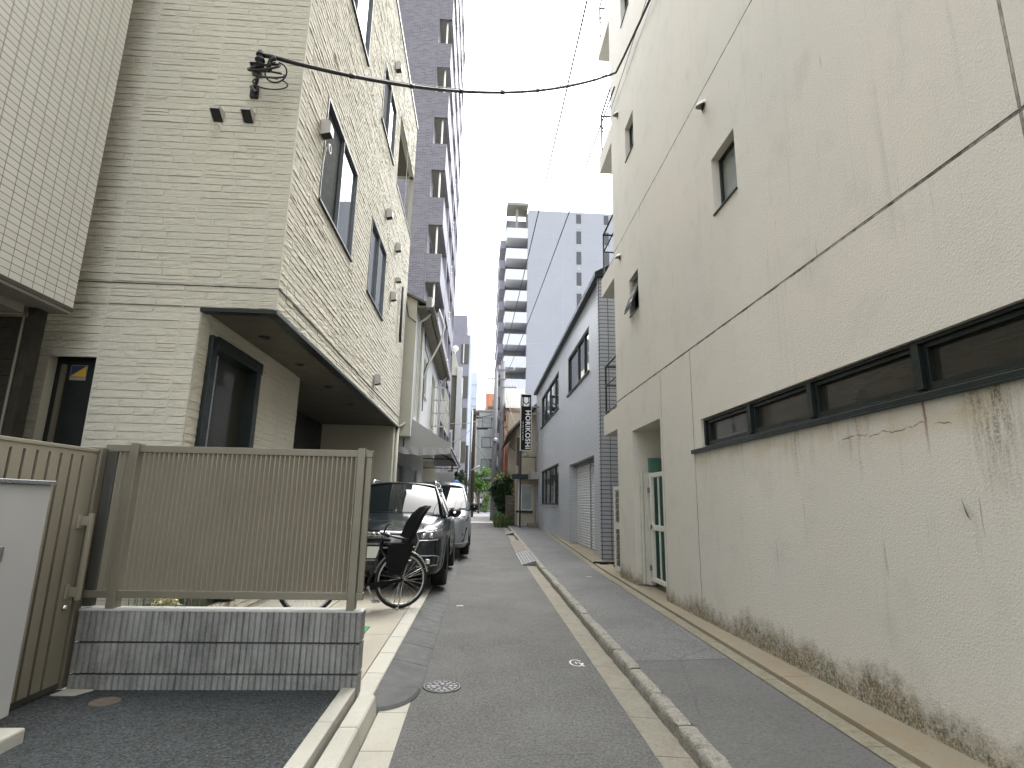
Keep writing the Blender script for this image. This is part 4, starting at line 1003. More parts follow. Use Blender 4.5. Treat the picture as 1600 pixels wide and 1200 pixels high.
# ================================================================== LEFT: tall mauve apartment tower
VX0, VY0, VY1, VZ = -2.10, 24.5, 37.5, 36.0
tw = thing('apartment_tower', (-4, 25, .2), 'tall mauve brick-tiled apartment tower with stacked corner balconies', 'apartment block')
BD = .68; tops = [5.6+2.925*i for i in range(11)]     # tops of the balcony openings
b = MB(); b.quad((-11, VY0, 0), (VX0-BD, VY0, 0), (VX0-BD, VY0, VZ), (-11, VY0, VZ)); b.quad((VX0-BD, VY0, 0), (VX0-BD, VY1, 0), (VX0-BD, VY1, VZ), (VX0-BD, VY0, VZ)); b.quad((-11, VY1, 0), (VX0-BD, VY1, 0), (VX0-BD, VY1, VZ), (-11, VY1, VZ)); b.quad((-11, VY0, 0), (-11, VY1, 0), (-11, VY1, VZ), (-11, VY0, VZ)); b.quad((-11, VY0, VZ), (VX0-BD, VY0, VZ), (VX0-BD, VY1, VZ), (-11, VY1, VZ))
b.build('wall', M['tile_mauve'], tw, recalc=False)
b = MB(); b.box(VX0-BD-.012, VX0-BD+.0, VY0-.014, VY0, 0, VZ); b.build('movement_joint', M['lavender'], tw)
for zt in tops:
    zb = zt-2.925
    b = MB(); z0 = zt-2.925; zs = zt-1.50          # parapet from below the ceiling of the lower opening to the sill
    b.box(VX0-BD, VX0, VY0, VY0+.16, z0, zs, 0)
    b.box(VX0-.16, VX0, VY0+.16, VY1, z0-.02, zs, 1); b.box(VX0-BD, VX0-.16, VY0+.16, VY1, z0, z0+.18, 2); b.box(VX0-.005, VX0+.02, VY0-.01, VY1, zs-.05, zs, 1)
    b.box(VX0-BD-.004, VX0-.1, VY0-.008, VY0+.02, z0-.03, z0, 3)
    bo = b.build('balcony', [M['tile_mauve'], M['lavender'], M['taupe'], M['bronze_dark']], tw)
    p = MB(); p.tube([(VX0-.28, VY0+.28, zs-.1), (VX0-.28, VY0+.28, zt)], .045, 8); p.build('downpipe', M['white_paint'], bo)
b = MB()
for yy in (28.0, 31.4, 34.6, 37.3): b.box(VX0-.22, VX0+.015, yy, yy+.30, 0, VZ)
b.build('pier', M['lavender'], tw)
b = MB()
for zt in tops:
    for yy in (26.3, 29.7, 33.0, 36): b.box(VX0-BD, VX0-BD+.03, yy-.7, yy+.7, zt-2.7, zt-.4)
b.build('balcony_door', M['glass'], tw)
b = MB(); b.box(VX0-BD, VX0, VY0, VY1, VZ-.6, VZ); b.build('roof_parapet', M['lavender'], tw)
b = MB()
for zt in tops[:7]:
    for dz in (-.35, -.75): b.lathe((VX0+.02, 31.55, zt-1.6+dz), [(.0, .09), (.05, .07), (.06, 0)], 'x', 10)
b.build('vent_cap', M['white_paint'], tw)
for (x, z) in ((-4.62, 23.2),): 
    b = MB(); b.lathe((x, VY0, z), [(0, -.10), (.09, -.09), (.10, 0)], 'y', 12); b.build('vent_cap', M['hood_in'], tw)

# ================================================================== further buildings along the left side
def block(name, label, x0, x1, y0, y1, z1, mat, cat='building'):
    r = thing(name, ((x0+x1)/2, y0, .4), label, cat); b = MB(); b.box(x0, x1, y0, y1, 0, z1); b.build('wall', mat, r); return r
cb = block('panel_building', 'narrow building with an olive brown panel front and pale corner column', -3.2, -1.62, 39, 46, 10.3, M['olive'])
b = MB(); b.box(-1.78, -1.42, 38.7, 39.1, 0, 10.9); b.build('corner_column', M['pale'], cb); b = MB(); b.box(-3.2, -1.78, 38.8, 39.0, 10.3, 10.5); b.prism([(-3.2, 38.85, 10.5), (-1.6, 38.85, 10.5), (-1.95, 38.85, 11.9), (-3.2, 38.85, 12.)], (0, 5, 0)); b.build('roof', M['cream'], cb)
b = MB(); b.box(-2.5, -1.95, 38.95, 39.0, 3.6, 6.4); wo = b.build('window_bay', M['white_paint'], cb); b = MB(); b.box(-2.4, -2.05, 38.94, 38.95, 3.9, 6.2); b.build('pane', M['glass_green'], wo)
b = MB(); b.lathe((-2.0, 39.2, 12.4), [(.02, 0), (.14, .03), (.24, .10), (.23, .13)], 'y', 14); b.tube([(-2.0, 39.3, 11.8), (-2., 39.3, 12.4)], .04, 6); b.build('satellite_dish', M['white_paint'], cb)
lb = block('grey_building', 'pale blue-grey mid-rise building with dark corner balconies beyond the mauve tower', -6, -1.33, 54, 64, 18.0, M['lavender'])
for z in (5.2, 8.5, 11.5, 15.): 
    b = MB(); b.box(-2.15, -1.40, 53.9, 53.99, z, z+2.0 if z != 11.5 else z+2.2); b.build('balcony_opening', M['bronze_dark'], lb)
    b = MB(); b.box(-1.95, -1.85, 53.84, 53.9, z, z+2.0); b.build('balcony_post', M['pale'], lb)
b = MB(); b.box(-1.33, -1.18, 54, 64, 0, 18.1); b.build('side_panel', M['skyblue'], lb)
b = MB(); b.box(-4, -1.7, 55, 60, 18, 20.4); b.build('roof_house', M['lavender'], lb)
mb_ = block('metal_clad_building', 'slim pale blue metal-clad building at the end of the row', -3.5, -.62, 70, 78, 17.9, M['skyblue'])
for z in (10.0, 11.1, 13.4, 14.4, 16.2): 
    b = MB(); b.box(-3.5, -.60, 69.94, 70, z, z+.13); b.build('band', M['tower_joint'], mb_)

# ================================================================== far right: white apartment tower with open stair balconies
wt = thing('white_tower', (8, 66, .4), 'white panel apartment tower with a column of open balconies at its corner', 'apartment block')
WY = 66.; WX0 = 2.62
b = MB(); b.box(5.38, 17, WY, 84, 0, 39.0); b.box(WX0, 5.38, WY+3.0, 84, 0, 39.0); b.build('wall', M['white_tower'], wt)
b = MB()
for x in (8.7, 9.95): b.box(x, x+.03, WY-.012, WY, 0, 39.)
z = 35.2
while z > 2: b.box(5.4, 17, WY-.012, WY, z, z+.03); z -= 2.87
b.build('panel_joint', M['tower_joint'], wt)
z = 38.1; i = 0
while z > 3:
    bo = MB(); zt = z-2.87+1.42 if i else z-2.5
    zp0 = z-2.87-.02
    q = MB(); q.box(WX0, 5.36, WY-.02, WY+.14, z-2.87-.25, z-2.87+1.15); q.box(WX0, WX0+.14, WY+.14, WY+3, z-2.87-.25, z-2.87+1.15); q.box(WX0+.14, 5.36, WY+.14, WY+3., z-2.87-.25, z-2.87)
    o = q.build('balcony', M['tower_balcony'], wt)
    q = MB(); q.box(3.75, 4.05, WY+2.6, WY+2.99, z-2.87+.3, z-.4); q.box(WX0+.2, 3.7, WY+2.9, WY+2.99, z-2.87, z-.26); q.build('door', M['taupe'], o)
    z -= 2.87; i += 1
b = MB(); b.box(WX0-.02, 5.40, WY-.1, WY+3, 39.6, 39.95); b.box(WX0, WX0+.15, WY+2.6, WY+3, 36.6, 39.6); b.box(3.8, 4.1, WY+.6, WY+1., 36.6, 39.6); b.box(5.25, 5.38, WY+1.2, WY+3, 36.6, 39.6); b.build('stair_roof', M['taupe'], wt)
for xs in (11.7, 15.35):
    z = 38.7; j = 0
    while z > 3:
        q = MB(); q.box(xs, xs+.62, WY-.03, WY-.001, z-1.75 if j else z-1.3, z); o = q.build('dark_panel', M['dark_strip'], wt)
        zt = z-1.75 if j else z-1.3
        q = MB(); q.box(xs+.12, xs+.5, WY-.03, WY-.001, zt-.85, zt-.1); q.build('window', M['glass_green'], wt)
        z = zt-1.12; j += 1
b = MB(); b.tube([(10.6, WY+1, 39), (10.6, WY+1, 41.4)], .035, 6); b.build('antenna', M['steel'], wt)
for yy in (70, 74, 78, 82):
    z = 3.
    while z < 37-(yy-70)*.25: b = MB(); b.box(WX0-.75, WX0, yy-1.7, yy+1.7, z, z+1.15); b.build('side_balcony', M['lavender'], wt); z += 2.87

# ================================================================== right: wooden house, beige shop, salmon building, block wall
wh = thing('wooden_house', (2.6, 29.5, .3), 'old beige house with dark sloping eaves and a framed notice case behind the black sign', 'house')
b = MB(); b.box(2.2, 2.93, 29.35, 36, .2, 4.0); b.box(1.95, 8, 29.9, 38, .2, 5.35); b.poly([(1.95, 29.9, 5.35), (4.5, 29.9, 8.1), (8, 29.9, 5.35)]); b.build('wall', M['tan_wall'], wh)
b = MB(); b.prism([(1.45, 29.2, 4.95), (1.45, 29.2, 5.08), (4.5, 29.2, 8.35), (4.5, 29.2, 8.2)], (0, 9, 0)); b.prism([(7.55, 29.2, 4.95), (7.55, 29.2, 5.08), (4.5, 29.2, 8.35), (4.5, 29.2, 8.2)], (0, 9, 0)); b.build('roof', M['wood'], wh)
b = MB(); b.box(2.1, 2.18, 29.6, 29.9, .2, 4.6); b.box(1.98, 2.2, 29.86, 29.9, 3.4, 4.9); b.build('dark_boarding', M['wood'], wh)
b = MB(); b.box(1.72, 2.78, 28.85, 29.35, 2.66, 2.90); b.build('canopy', M['dark_frame'], wh, bevel=.01)
b = MB(); b.box(2.21, 2.80, 29.28, 29.36, 1.08, 2.38); co_ = b.build('notice_case', M['white_paint'], wh); b = MB(); b.box(2.25, 2.76, 29.275, 29.282, 1.13, 2.33); b.build('pane', M['glass_green'], co_); b = MB(); b.box(1.95, 2.82, 29.25, 29.36, .96, 1.06); b.build('shelf', M['dark_frame'], co_)
b = MB(); b.tube([(2.1, 29.3, .3), (2.1, 29.3, 2.66)], .05, 8); b.build('post', M['white_paint'], wh)
pk = block('salmon_building', 'narrow salmon and cream building edge behind the utility poles', 1.78, 5, 39, 46, 7.9, M['pinkish'])
b = MB(); b.box(1.96, 5, 38.9, 39, .3, 7.7); b.build('front_panel', M['tan_wall'], pk)
b = MB(); b.box(1.74, 1.80, 38.86, 38.95, .3, 5.6); b.build('red_pipe', M['red'], pk)
wr = thing('corrugated_roof_shed', (2.6, 41, 7.9), 'pale corrugated metal roof panel above the salmon wall', 'roof'); b = MB()
b.grid([[(1.72+i*.06, 38.6, 8.0+.03*(i % 2)), (1.72+i*.06, 42, 10.1+.03*(i % 2))] for i in range(28)]); b.build('roof_sheet', M['conc_grey'], wr, recalc=False); b = MB(); b.box(1.8, 3.3, 42, 42.2, 7.9, 10.05); b.build('wall', M['conc_grey'], wr)
bl = thing('old_block_wall', (1.9, 30.3, .3), 'weathered brown block wall half hidden behind the dark shrub', 'wall'); b = MB()
for i in range(7):
    for j in range(2): b.box(1.45+j*.40, 1.84+j*.40, 30.2, 30.35, .30+i*.22, .51+i*.22)
b.build('blocks', M['rust'], bl, bevel=.01)

# far end of the street
fb = block('far_white_building', 'pale office building with rows of windows closing the end of the street', -.6, 5, 79, 88, 14.6, M['white_paint'])
for z in (3.2, 6.3, 9.4, 12.2):
    w = MB(); w.box(.2, 2.4, 78.93, 79, z-.3, z+1.5 if z < 6 else z+1.2); o = w.build('window', M['bronze_dark'], fb); w = MB(); w.box(.28, 1.5, 78.9, 78.93, z-.2, z+1.1); w.build('pane', M['glass_green'], o); w = MB(); w.box(1.58, 2.32, 78.9, 78.93, z-.2, z+1.1); w.build('pane', M['glass'], o)
b = MB(); b.box(-.6, -.35, 78.8, 79, 0, 14.6); b.build('corner_column', M['cream'], fb)
ob = block('orange_building', 'orange brick building rising above the far white building', .7, 4.5, 92, 99, 19.5, M['orange'])
b = MB(); b.box(1.2, 2.0, 91.9, 92, 12, 17.3); b.build('window', M['wood'], ob); b = MB(); b.box(.65, .95, 91.8, 92, 10, 19.6); b.build('corner_column', M['pinkish'], ob)
rb_ = thing('red_roof_building', (-.3, 94, .4), 'small red roof seen left of the orange building', 'building'); b = MB(); b.box(-1.6, .55, 94, 99, .4, 16.); b.build('wall', M['pale'], rb_); b = MB(); b.prism([(-1.7, 93.8, 15.3), (.6, 93.8, 15.6), (.5, 93.8, 16.6), (-1.7, 93.8, 17.1)], (0, 5, 0)); b.build('roof', M['red'], rb_)

# ================================================================== ramps, covers, paint marks
def ramp_piece(y0, y1, label, rounded=False):
    b = MB(); e = .004
    if not rounded:
        z = gz(y0); n = 9
        b.prism([(-.69, y0+e, z+.004), (-.69, y0+e, z+.078), (-.425, y0+e, z+.022), (-.392, y0+e, z+.010), (-.392, y0+e, z+.004)], (0, y1-y0-2*e, gz(y1)-z))
        for i in range(4):
            x0 = -.67+i*.062; zz = .0735-(x0+.69)*.212
            for j in range(n): yy = y0+.03+(y1-y0-.06)*j/n; b.hexa([(x0, yy, zz+z), (x0+.045, yy, zz-.0095+z), (x0+.045, yy+.03, zz-.0095+z), (x0, yy+.03, zz+z), (x0, yy, zz+.0035+z), (x0+.045, yy, zz-.006+z), (x0+.045, yy+.03, zz-.006+z), (x0, yy+.03, zz+.0035+z)])
    else:
        c = (-.69, y1); pts = []
        for i in range(11):
            a = math.pi/2*i/10
            pts.append((c[0]+.298*math.sin(a)**.9, c[1]-(y1-y0)*math.cos(a)**1.0))
        top = (c[0], c[1], .078)
        n = len(pts)
        for i in range(n-1):
            p, q = pts[i], pts[i+1]
            b.poly([top, (c[0]+(p[0]-c[0])*.94, c[1]+(p[1]-c[1])*.94, .024), (c[0]+(q[0]-c[0])*.94, c[1]+(q[1]-c[1])*.94, .024)])
            b.quad((c[0]+(p[0]-c[0])*.94, c[1]+(p[1]-c[1])*.94, .024), (*p, .006), (*q, .006), (c[0]+(q[0]-c[0])*.94, c[1]+(q[1]-c[1])*.94, .024))
    return tag(b.build('kerb_ramp', M['rubber'], None), label, 'kerb ramp', 'grey kerb ramps along the carport')
words = ['first', 'second', 'third', 'fourth', 'fifth', 'sixth', 'seventh', 'eighth', 'ninth', 'tenth', 'eleventh', 'twelfth', 'thirteenth', 'fourteenth', 'fifteenth', 'sixteenth']
ramp_piece(4.19, 4.62, 'rounded end piece of the grey kerb ramp nearest the viewer', True)
y = 4.62; i = 0
while y < 13.6: ramp_piece(y, y+.60, f'straight grey kerb ramp piece, {words[i]} beyond the rounded end piece'); y += .60; i += 1
# right-hand crossing plates
for (y0, y1, nm, chk) in ((13.3, 16.0, 'silver chequered steel kerb plate, the nearer one on the right kerb', True), (16.06, 19.6, 'dull brown kerb plate, the farther one on the right kerb', False), (23.4, 24.6, 'small dark kerb plate beside the shrub at the far end of the right kerb', False)):
    b = MB(); za, zb = gz(y0), gz(y1); xa, xb = 1.05, 1.375
    s0 = .011*(y0-3.36)-.1; s1 = .011*(y1-3.36)-.1; s0 = .0; s1 = (y1-y0)*.011
    o_ = (y0-13.3)*.011
    b.hexa([(xa+o_, y0, za+.005), (xb+o_, y0, za+.005), (xb+o_+s1, y1, zb+.005), (xa+o_+s1, y1, zb+.005), (xa+o_, y0, za+.02), (xb+o_, y0, za+.112), (xb+o_+s1, y1, zb+.112), (xa+o_+s1, y1, zb+.02)])
    if chk:
        for r_ in range(15):
            for c_ in range(5):
                yy = y0+.08+r_*.172; xx = xa+.04+c_*.062+o_+(yy-y0)*.011; zz = gz(yy)+.026+(xx-xa-o_-(yy-y0)*.011)*.285
                b.hexa([(xx, yy, zz-.006), (xx+.035, yy+.01, zz+.004), (xx+.03, yy+.09, zz+.004), (xx-.005, yy+.08, zz-.006), (xx, yy, zz+.004), (xx+.035, yy+.01, zz+.014), (xx+.03, yy+.09, zz+.014), (xx-.005, yy+.08, zz+.004)])
    tag(b.build('kerb_plate', M['steel'] if chk else M['rust'], None), nm, 'kerb plate', 'kerb plates on the right side')
# manhole cover with raised pattern
mh = thing('manhole_cover', (-.235, 4.72, 0), 'round cast iron manhole cover with a raised pattern in the road', 'manhole cover')
b = MB(); b.lathe((-.235, 4.72, 0), [(0, .004), (.128, .004), (.131, .006), (.143, .006), (.147, .001)], 'z', 40); b.build('disc', M['iron_dark'], mh)
b = MB()
for (r0, r1, n, w) in ((.022, .045, 5, .55), (.055, .085, 9, .6), (.095, .118, 15, .62)):
    for i in range(n):
        a0 = 2*math.pi*i/n; a1 = a0+2*math.pi/n*w
        seg = [(-.235+r*math.cos(a), 4.72+r*math.sin(a), .004) for r, aa in ((r0, (a0, a1)), (r1, (a1, a0))) for a in aa]
        b.prism(seg, (0, 0, .005))
for i in range(5):
    a = 2*math.pi*i/5+.3; b.tube([(-.235+.02*math.cos(a), 4.72+.02*math.sin(a), .007), (-.235+.09*math.cos(a+.5), 4.72+.09*math.sin(a+.5), .007)], .004, 5)
b.tube([(-.235+.137*math.cos(t_*.1571), 4.72+.137*math.sin(t_*.1571), .006) for t_ in range(40)], .0045, 6, closed=True)
b.build('relief', M['steel'], mh)
# sprayed survey marks on the asphalt
b = MB()
def ribbon(pts, w, z=.0045):
    n = len(pts); P = []
    for i, p in enumerate(pts):
        q = Vector(pts[min(i+1, n-1)])-Vector(pts[max(i-1, 0)]); t_ = Vector((-q.y, q.x)).normalized() if q.length else Vector((1, 0))
        ww = w*(.7+.5*random.random()); P.append([(p[0]+t_.x*ww, p[1]+t_.y*ww, z), (p[0]-t_.x*ww, p[1]-t_.y*ww, z)])
    b.grid(P)
ribbon([(.93+.055*math.cos(a), 5.39+.10*math.sin(a)) for a in [.5+.36*i for i in range(17)]], .008)
ribbon([(.985, 5.28), (.97, 5.34), (.955, 5.40), (.925, 5.42), (.93, 5.36)], .007, .0052)
ribbon([(-.255, 8.18), (-.22, 8.2), (-.19, 8.2), (-.165, 8.19)], .022)
struct(b.build('road_marking', M['mark'], recalc=False))
b = MB(); ribbon([(2.02, 10.55), (2.07, 10.56), (2.12, 10.54)], .02, .122); struct(b.build('pavement_marking', M['mark'], recalc=False))

# ================================================================== cars
def eval_mesh(o):
    dg = bpy.context.evaluated_depsgraph_get(); me = bpy.data.meshes.new_from_object(o.evaluated_get(dg)); return me
def wheel(root, c, r, w, rimr, spokes=10):
    sgn = 1 if c[0] > ORG[root.name][0] else -1
    b = MB(); h = w/2
    b.lathe(c, [(rimr, -h*.8), (r*.93, -h), (r*.985, -h*.8), (r, -h*.5), (r, h*.5), (r*.985, h*.8), (r*.93, h), (rimr, h*.8)], 'x', 36)
    e = b.build('wheel', M['tyre'], root, smooth=True)
    d = MB(); xo = c[0]+sgn*h*.72
    d.lathe((c[0], c[1], c[2]), [(rimr, -h*.5), (rimr, h*.8), (rimr*.93, h*.8), (rimr*.88, h*.3), (rimr*.86, 0)] if sgn > 0 else [(rimr, h*.5), (rimr, -h*.8), (rimr*.93, -h*.8), (rimr*.88, -h*.3), (rimr*.86, 0)], 'x', 36)
    d.lathe((xo, c[1], c[2]), [(0, -.012), (.06, -.012), (.065, .012), (0, .014)], 'x', 16)
    for i in range(spokes):
        a = 2*math.pi*i/spokes; p = Vector((xo-sgn*.02, c[1]+.05*math.cos(a), c[2]+.05*math.sin(a))); q = Vector((xo, c[1]+rimr*.92*math.cos(a), c[2]+rimr*.92*math.sin(a)))
        d.tube([p, q], [.022, .016], 6)
    d.build('rim', M['alu'], e, smooth=False)
    d = MB(); d.lathe((c[0]+sgn*h*.1, c[1], c[2]), [(0, -.01), (rimr*.62, -.01), (rimr*.62, .01), (0, .01)], 'x', 24); d.build('brake_disc', M['iron_dark'], e)
    return e
def car_body(root, cx, y0, z0, ST, paint, axles, rw, L):
    P = []
    for (y, zb, w, ws, zs, zc) in ST:
        half = [(0, zb), (.5*w, zb), (.90*w, zb), (.975*w, zb+.10), (w, .5*zb+.5*min(.62, zs-.2)), (w*.995, zs-.16), (ws+.02, zs-.05), (ws-.03, zs), (ws-.13, zs+.018), (.45*ws, zc-.012), (0, zc)]
        row = [(cx+x, y0+y, z0+z) for x, z in half]+[(cx-x, y0+y, z0+z) for x, z in half[-2:0:-1]]
        P.append(row+[row[0]])
    b = MB(); b.grid(P)
    b.poly(P[0][:-1]); b.poly(P[-1][:-1])
    o = b.build('body', paint, None, smooth=True, subsurf=2)
    cut = []
    for ay in axles:
        for s in (-1, 1):
            c = MB(); c.lathe((cx+s*.98, y0+ay, z0+rw), [(0, -.36), (rw*1.12, -.36), (rw*1.12, .2), (0, .2)], 'x', 40)
            k_ = c.build('cut', M['black'], None); cut.append(k_); m_ = o.modifiers.new('b', 'BOOLEAN'); m_.object = k_; m_.operation = 'DIFFERENCE'; m_.solver = 'EXACT'
    me = eval_mesh(o); me.transform(Matrix.Translation(-Vector(ORG[root.name])))
    for q in cut+[o]: bpy.data.objects.remove(q)
    n = bpy.data.objects.new('body', me); me.name = 'body'; COL.objects.link(n); n.parent = root; ORG[n.name] = ORG[root.name]
    me.materials.clear(); me.materials.append(paint); me.materials.append(M['black'])
    me.polygons.foreach_set('material_index', [0]*len(me.polygons))
    try: me.set_sharp_from_angle(angle=R(48))
    except Exception: pass
    return n
def sym(cx, f):
    for s in (-1, 1): f(lambda x: cx+s*x, s)

# ---- dark SUV
SX, SY_, SZ_ = -1.42, 8.55, .092
suv = thing('parked_suv', (SX, SY_+2.3, SZ_), 'dark green-grey SUV parked in the carport with four chrome rings on its grille', 'car')
ST = [(0.0, .36, .62, .60, .80, .83), (.03, .28, .74, .72, .86, .895), (.10, .24, .84, .80, .90, .94), (.28, .21, .91, .86, .945, 1.0), (.7, .2, .94, .885, .985, 1.065), (1.2, .2, .945, .895, 1.03, 1.12), (1.55, .2, .945, .90, 1.05, 1.13), (2.2, .2, .945, .905, 1.06, 1.08), (3.4, .2, .945, .90, 1.07, 1.08), (4.1, .22, .94, .88, 1.07, 1.09), (4.5, .3, .88, .82, 1.02, 1.05), (4.62, .36, .8, .74, .95, .98)]
body = car_body(suv, SX, SY_, SZ_, ST, M['suv'], (.93, 3.72), .365, 4.62)
for ay in (.93, 3.72):
    for s in (-1, 1): wheel(suv, (SX+s*.83, SY_+ay, SZ_+.362), .362, .235, .25)
def gp(x, y, z): return (SX+x, SY_+y, SZ_+z)
b = MB(); P = []
for (y, z, w, cz) in ((2.12, 1.585, .60, .045), (2.30, 1.615, .615, .05), (2.8, 1.64, .62, .05), (3.5, 1.63, .61, .045), (4.1, 1.58, .59, .04), (4.35, 1.53, .57, .03)):
    P.append([gp(-w-.02, y, z-.05), gp(-w, y, z)]+[gp(w*(-1+2*i/8), y-(.05 if y < 2.2 else 0)*(1-(2*i/8-1)**2), z+cz*(1-(-1+2*i/8)**2)) for i in range(1, 8)]+[gp(w, y, z), gp(w+.02, y, z-.05)])
b.grid(P); b.build('roof', M['suv'], suv, smooth=True, recalc=False, subsurf=1).modifiers.new('t', 'SOLIDIFY').thickness = .02
b = MB(); P = []
for j in range(7):
    t_ = j/6; row = []
    for i in range(11):
        u = -1+2*i/10; w = .80+( .585-.80)*t_
        row.append(gp(u*w, 1.38+.20*u*u+(2.09-1.38-.02)*t_+(.10*u*u-.2*u*u)*t_, 1.10+(1.605-1.10)*t_+.03*math.sin(math.pi*t_)+.03*(1-u*u)*t_))
    P.append(row)
b.grid(P); b.build('windscreen', M['carglass'], suv, smooth=True, recalc=False)
for s in (-1, 1):
    b = MB(); b.tube([gp(s*.835, 1.46, 1.06), gp(s*.74, 1.78, 1.32), gp(s*.615, 2.13, 1.575), gp(s*.61, 2.4, 1.60)], [.045, .036, .032, .03], 8); b.build('windscreen_pillar', M['suv'], suv, smooth=True)
    b = MB(); lo = [(.868, 1.55), (.875, 2.6), (.865, 3.6), (.82, 4.3)]; hi = [(.64, 2.2), (.645, 2.75), (.635, 3.6), (.60, 4.2)]
    b.grid([[gp(s*x, y, 1.055) for x, y in lo], [gp(s*x, y, 1.56) for x, y in hi]]); b.build('side_window', M['carglass'], suv, recalc=False)
    b = MB(); b.tube([gp(s*.87, 1.56, 1.06), gp(s*.875, 2.6, 1.068), gp(s*.862, 4.1, 1.075)], .012, 6); b.tube([gp(s*.66, 2.15, 1.56), gp(s*.65, 3.5, 1.58), gp(s*.61, 4.15, 1.55)], .010, 6); b.build('window_trim', M['chrome'], suv, smooth=True)
    b = MB(); b.tube([gp(s*.60, 2.35, 1.63), gp(s*.585, 2.45, 1.70), gp(s*.58, 3.9, 1.69), gp(s*.57, 4.05, 1.62)], .016, 8); b.build('roof_rail', M['chrome'], suv, smooth=True)
    b = MB(); b.prism([gp(s*.876, 2.55, 1.06), gp(s*.876, 2.66, 1.06), gp(s*.648, 2.80, 1.57), gp(s*.648, 2.70, 1.57)], (s*.006, 0, 0)); b.build('door_pillar', M['black'], suv)
    # mirror
    b = MB(); P = []
    for (t_, sx, sz) in ((0, .02, .02), (.04, .10, .075), (.12, .115, .09), (.17, .10, .08), (.18, .03, .03)): P.append([gp(s*1.01+sx*math.cos(a), 1.62+t_, 1.14+sz*math.sin(a)) for a in [2*math.pi*q/14 for q in range(15)]])
    b.grid(P); b.tube([gp(s*.88, 1.74, 1.07), gp(s*.96, 1.73, 1.10)], .03, 8); b.build('wing_mirror', M['black'], suv, smooth=True)
    # headlight
    b = MB(); b.grid([[gp(s*x, y, z) for x, y, z in r_] for r_ in ([(.53, .005, .86), (.66, .035, .885), (.79, .10, .895), (.875, .255, .90)], [(.545, -.012, .81), (.67, .018, .825), (.81, .085, .83), (.905, .25, .835)], [(.57, -.010, .755), (.68, .012, .755), (.82, .075, .765), (.91, .24, .775)])])
    ho = b.build('headlight', M['lampglass'], suv, smooth=True, recalc=False); ho.modifiers.new('t', 'SOLIDIFY').thickness = .01
    b = MB(); b.tube([gp(s*.53, -.002, .865), gp(s*.68, .03, .895), gp(s*.80, .10, .905), gp(s*.90, .26, .905)], .010, 6); b.tube([gp(s*.56, -.012, .75), gp(s*.70, .012, .752), gp(s*.84, .075, .762)], .008, 6); b.build('trim', M['chrome'], ho)
    for (hx, hy) in ((.63, -.005), (.74, .04)):
        b = MB(); b.lathe(gp(s*hx, hy, .82), [(0, -.016), (.030, -.012), (.038, 0)], 'y', 14); b.build('lamp', M['chrome'], ho, smooth=True)
    b = MB(); b.tube([gp(s*.52, -.015, .53), gp(s*.80, .05, .535), gp(s*.86, .10, .52), gp(s*.84, .09, .40), gp(s*.55, -.01, .38)], .010, 6); b.build('bumper_trim', M['alu'], suv)
    b = MB(); b.grid([[gp(s*.54, -.012, .51), gp(s*.84, .072, .515)], [gp(s*.56, -.008, .40), gp(s*.82, .075, .41)]]); b.build('air_intake', M['black'], suv, recalc=False)
    b = MB(); b.tube([gp(s*.948, .47, .30), gp(s*.952, .52, .52), gp(s*.952, .70, .72), gp(s*.952, .93, .785), gp(s*.952, 1.17, .72), gp(s*.952, 1.34, .52), gp(s*.952, 1.38, .30)], .016, 8); b.build('arch_trim', M['matte_black'], suv, smooth=True)
b = MB(); grp = [(-.53, .855), (.53, .855), (.57, .74), (.47, .47), (-.47, .47), (-.57, .74)]
b.prism([gp(x, -.012-.0, z) for x, z in grp], (0, .10, 0)); gr = b.build('grille', M['black'], suv)
b = MB()
for z in (.815, .755, .695, .635, .575, .515): b.box(SX-.52+abs(z-.7)*.25, SX+.52-abs(z-.7)*.25, SY_-.026, SY_-.011, SZ_+z-.010, SZ_+z+.010)
b.tube([gp(x, -.018, z) for x, z in grp], .014, 6, closed=True); b.tube([gp(-.54, .012, .862), gp(0, -.022, .868), gp(.54, .012, .862)], .022, 8); b.build('grille_bars', M['chrome'], gr)
b = MB()
for i in range(4): b.tube([gp(-.109+i*.0727+.052*math.cos(a), -.040-.003*(i % 2), .800+.052*math.sin(a)) for a in [2*math.pi*q/20 for q in range(20)]], .0075, 6, closed=True)
b.build('ring_emblem', M['chrome'], gr, smooth=True)
b = MB(); b.box(SX-.17, SX+.17, SY_-.045, SY_-.03, SZ_+.50, SZ_+.66); b.build('number_plate', M['white_paint'], suv)
b = MB(); b.tube([gp(-.62, 1.42, 1.115), gp(-.2, 1.36, 1.13), gp(.05, 1.36, 1.135)], .009, 6); b.tube([gp(.08, 1.36, 1.13), gp(.5, 1.40, 1.125), gp(.66, 1.44, 1.12)], .009, 6); b.build('wiper', M['black'], suv)
b = MB(); b.tube([gp(s_*x, y, z) for s_ in (1,) for x, y, z in ((.60, .12, .935), (.72, .7, .995), (.79, 1.25, 1.045))], .006, 5); b.tube([gp(-x, y, z) for x, y, z in ((.60, .12, .935), (.72, .7, .995), (.79, 1.25, 1.045))], .006, 5); b.build('bonnet_seam', M['black'], suv)
b = MB()
for x0, ym in ((-.35, 1.95), (.35, 1.95)): b.lathe(gp(x0, 2.35, 1.20), [(0, -.2), (.10, -.17), (.14, 0), (.13, .12), (0, .2)], 'z', 14)
b.box(SX-.72, SX+.72, SY_+1.55, SY_+1.8, SZ_+.95, SZ_+1.12); b.build('interior', M['black'], suv)

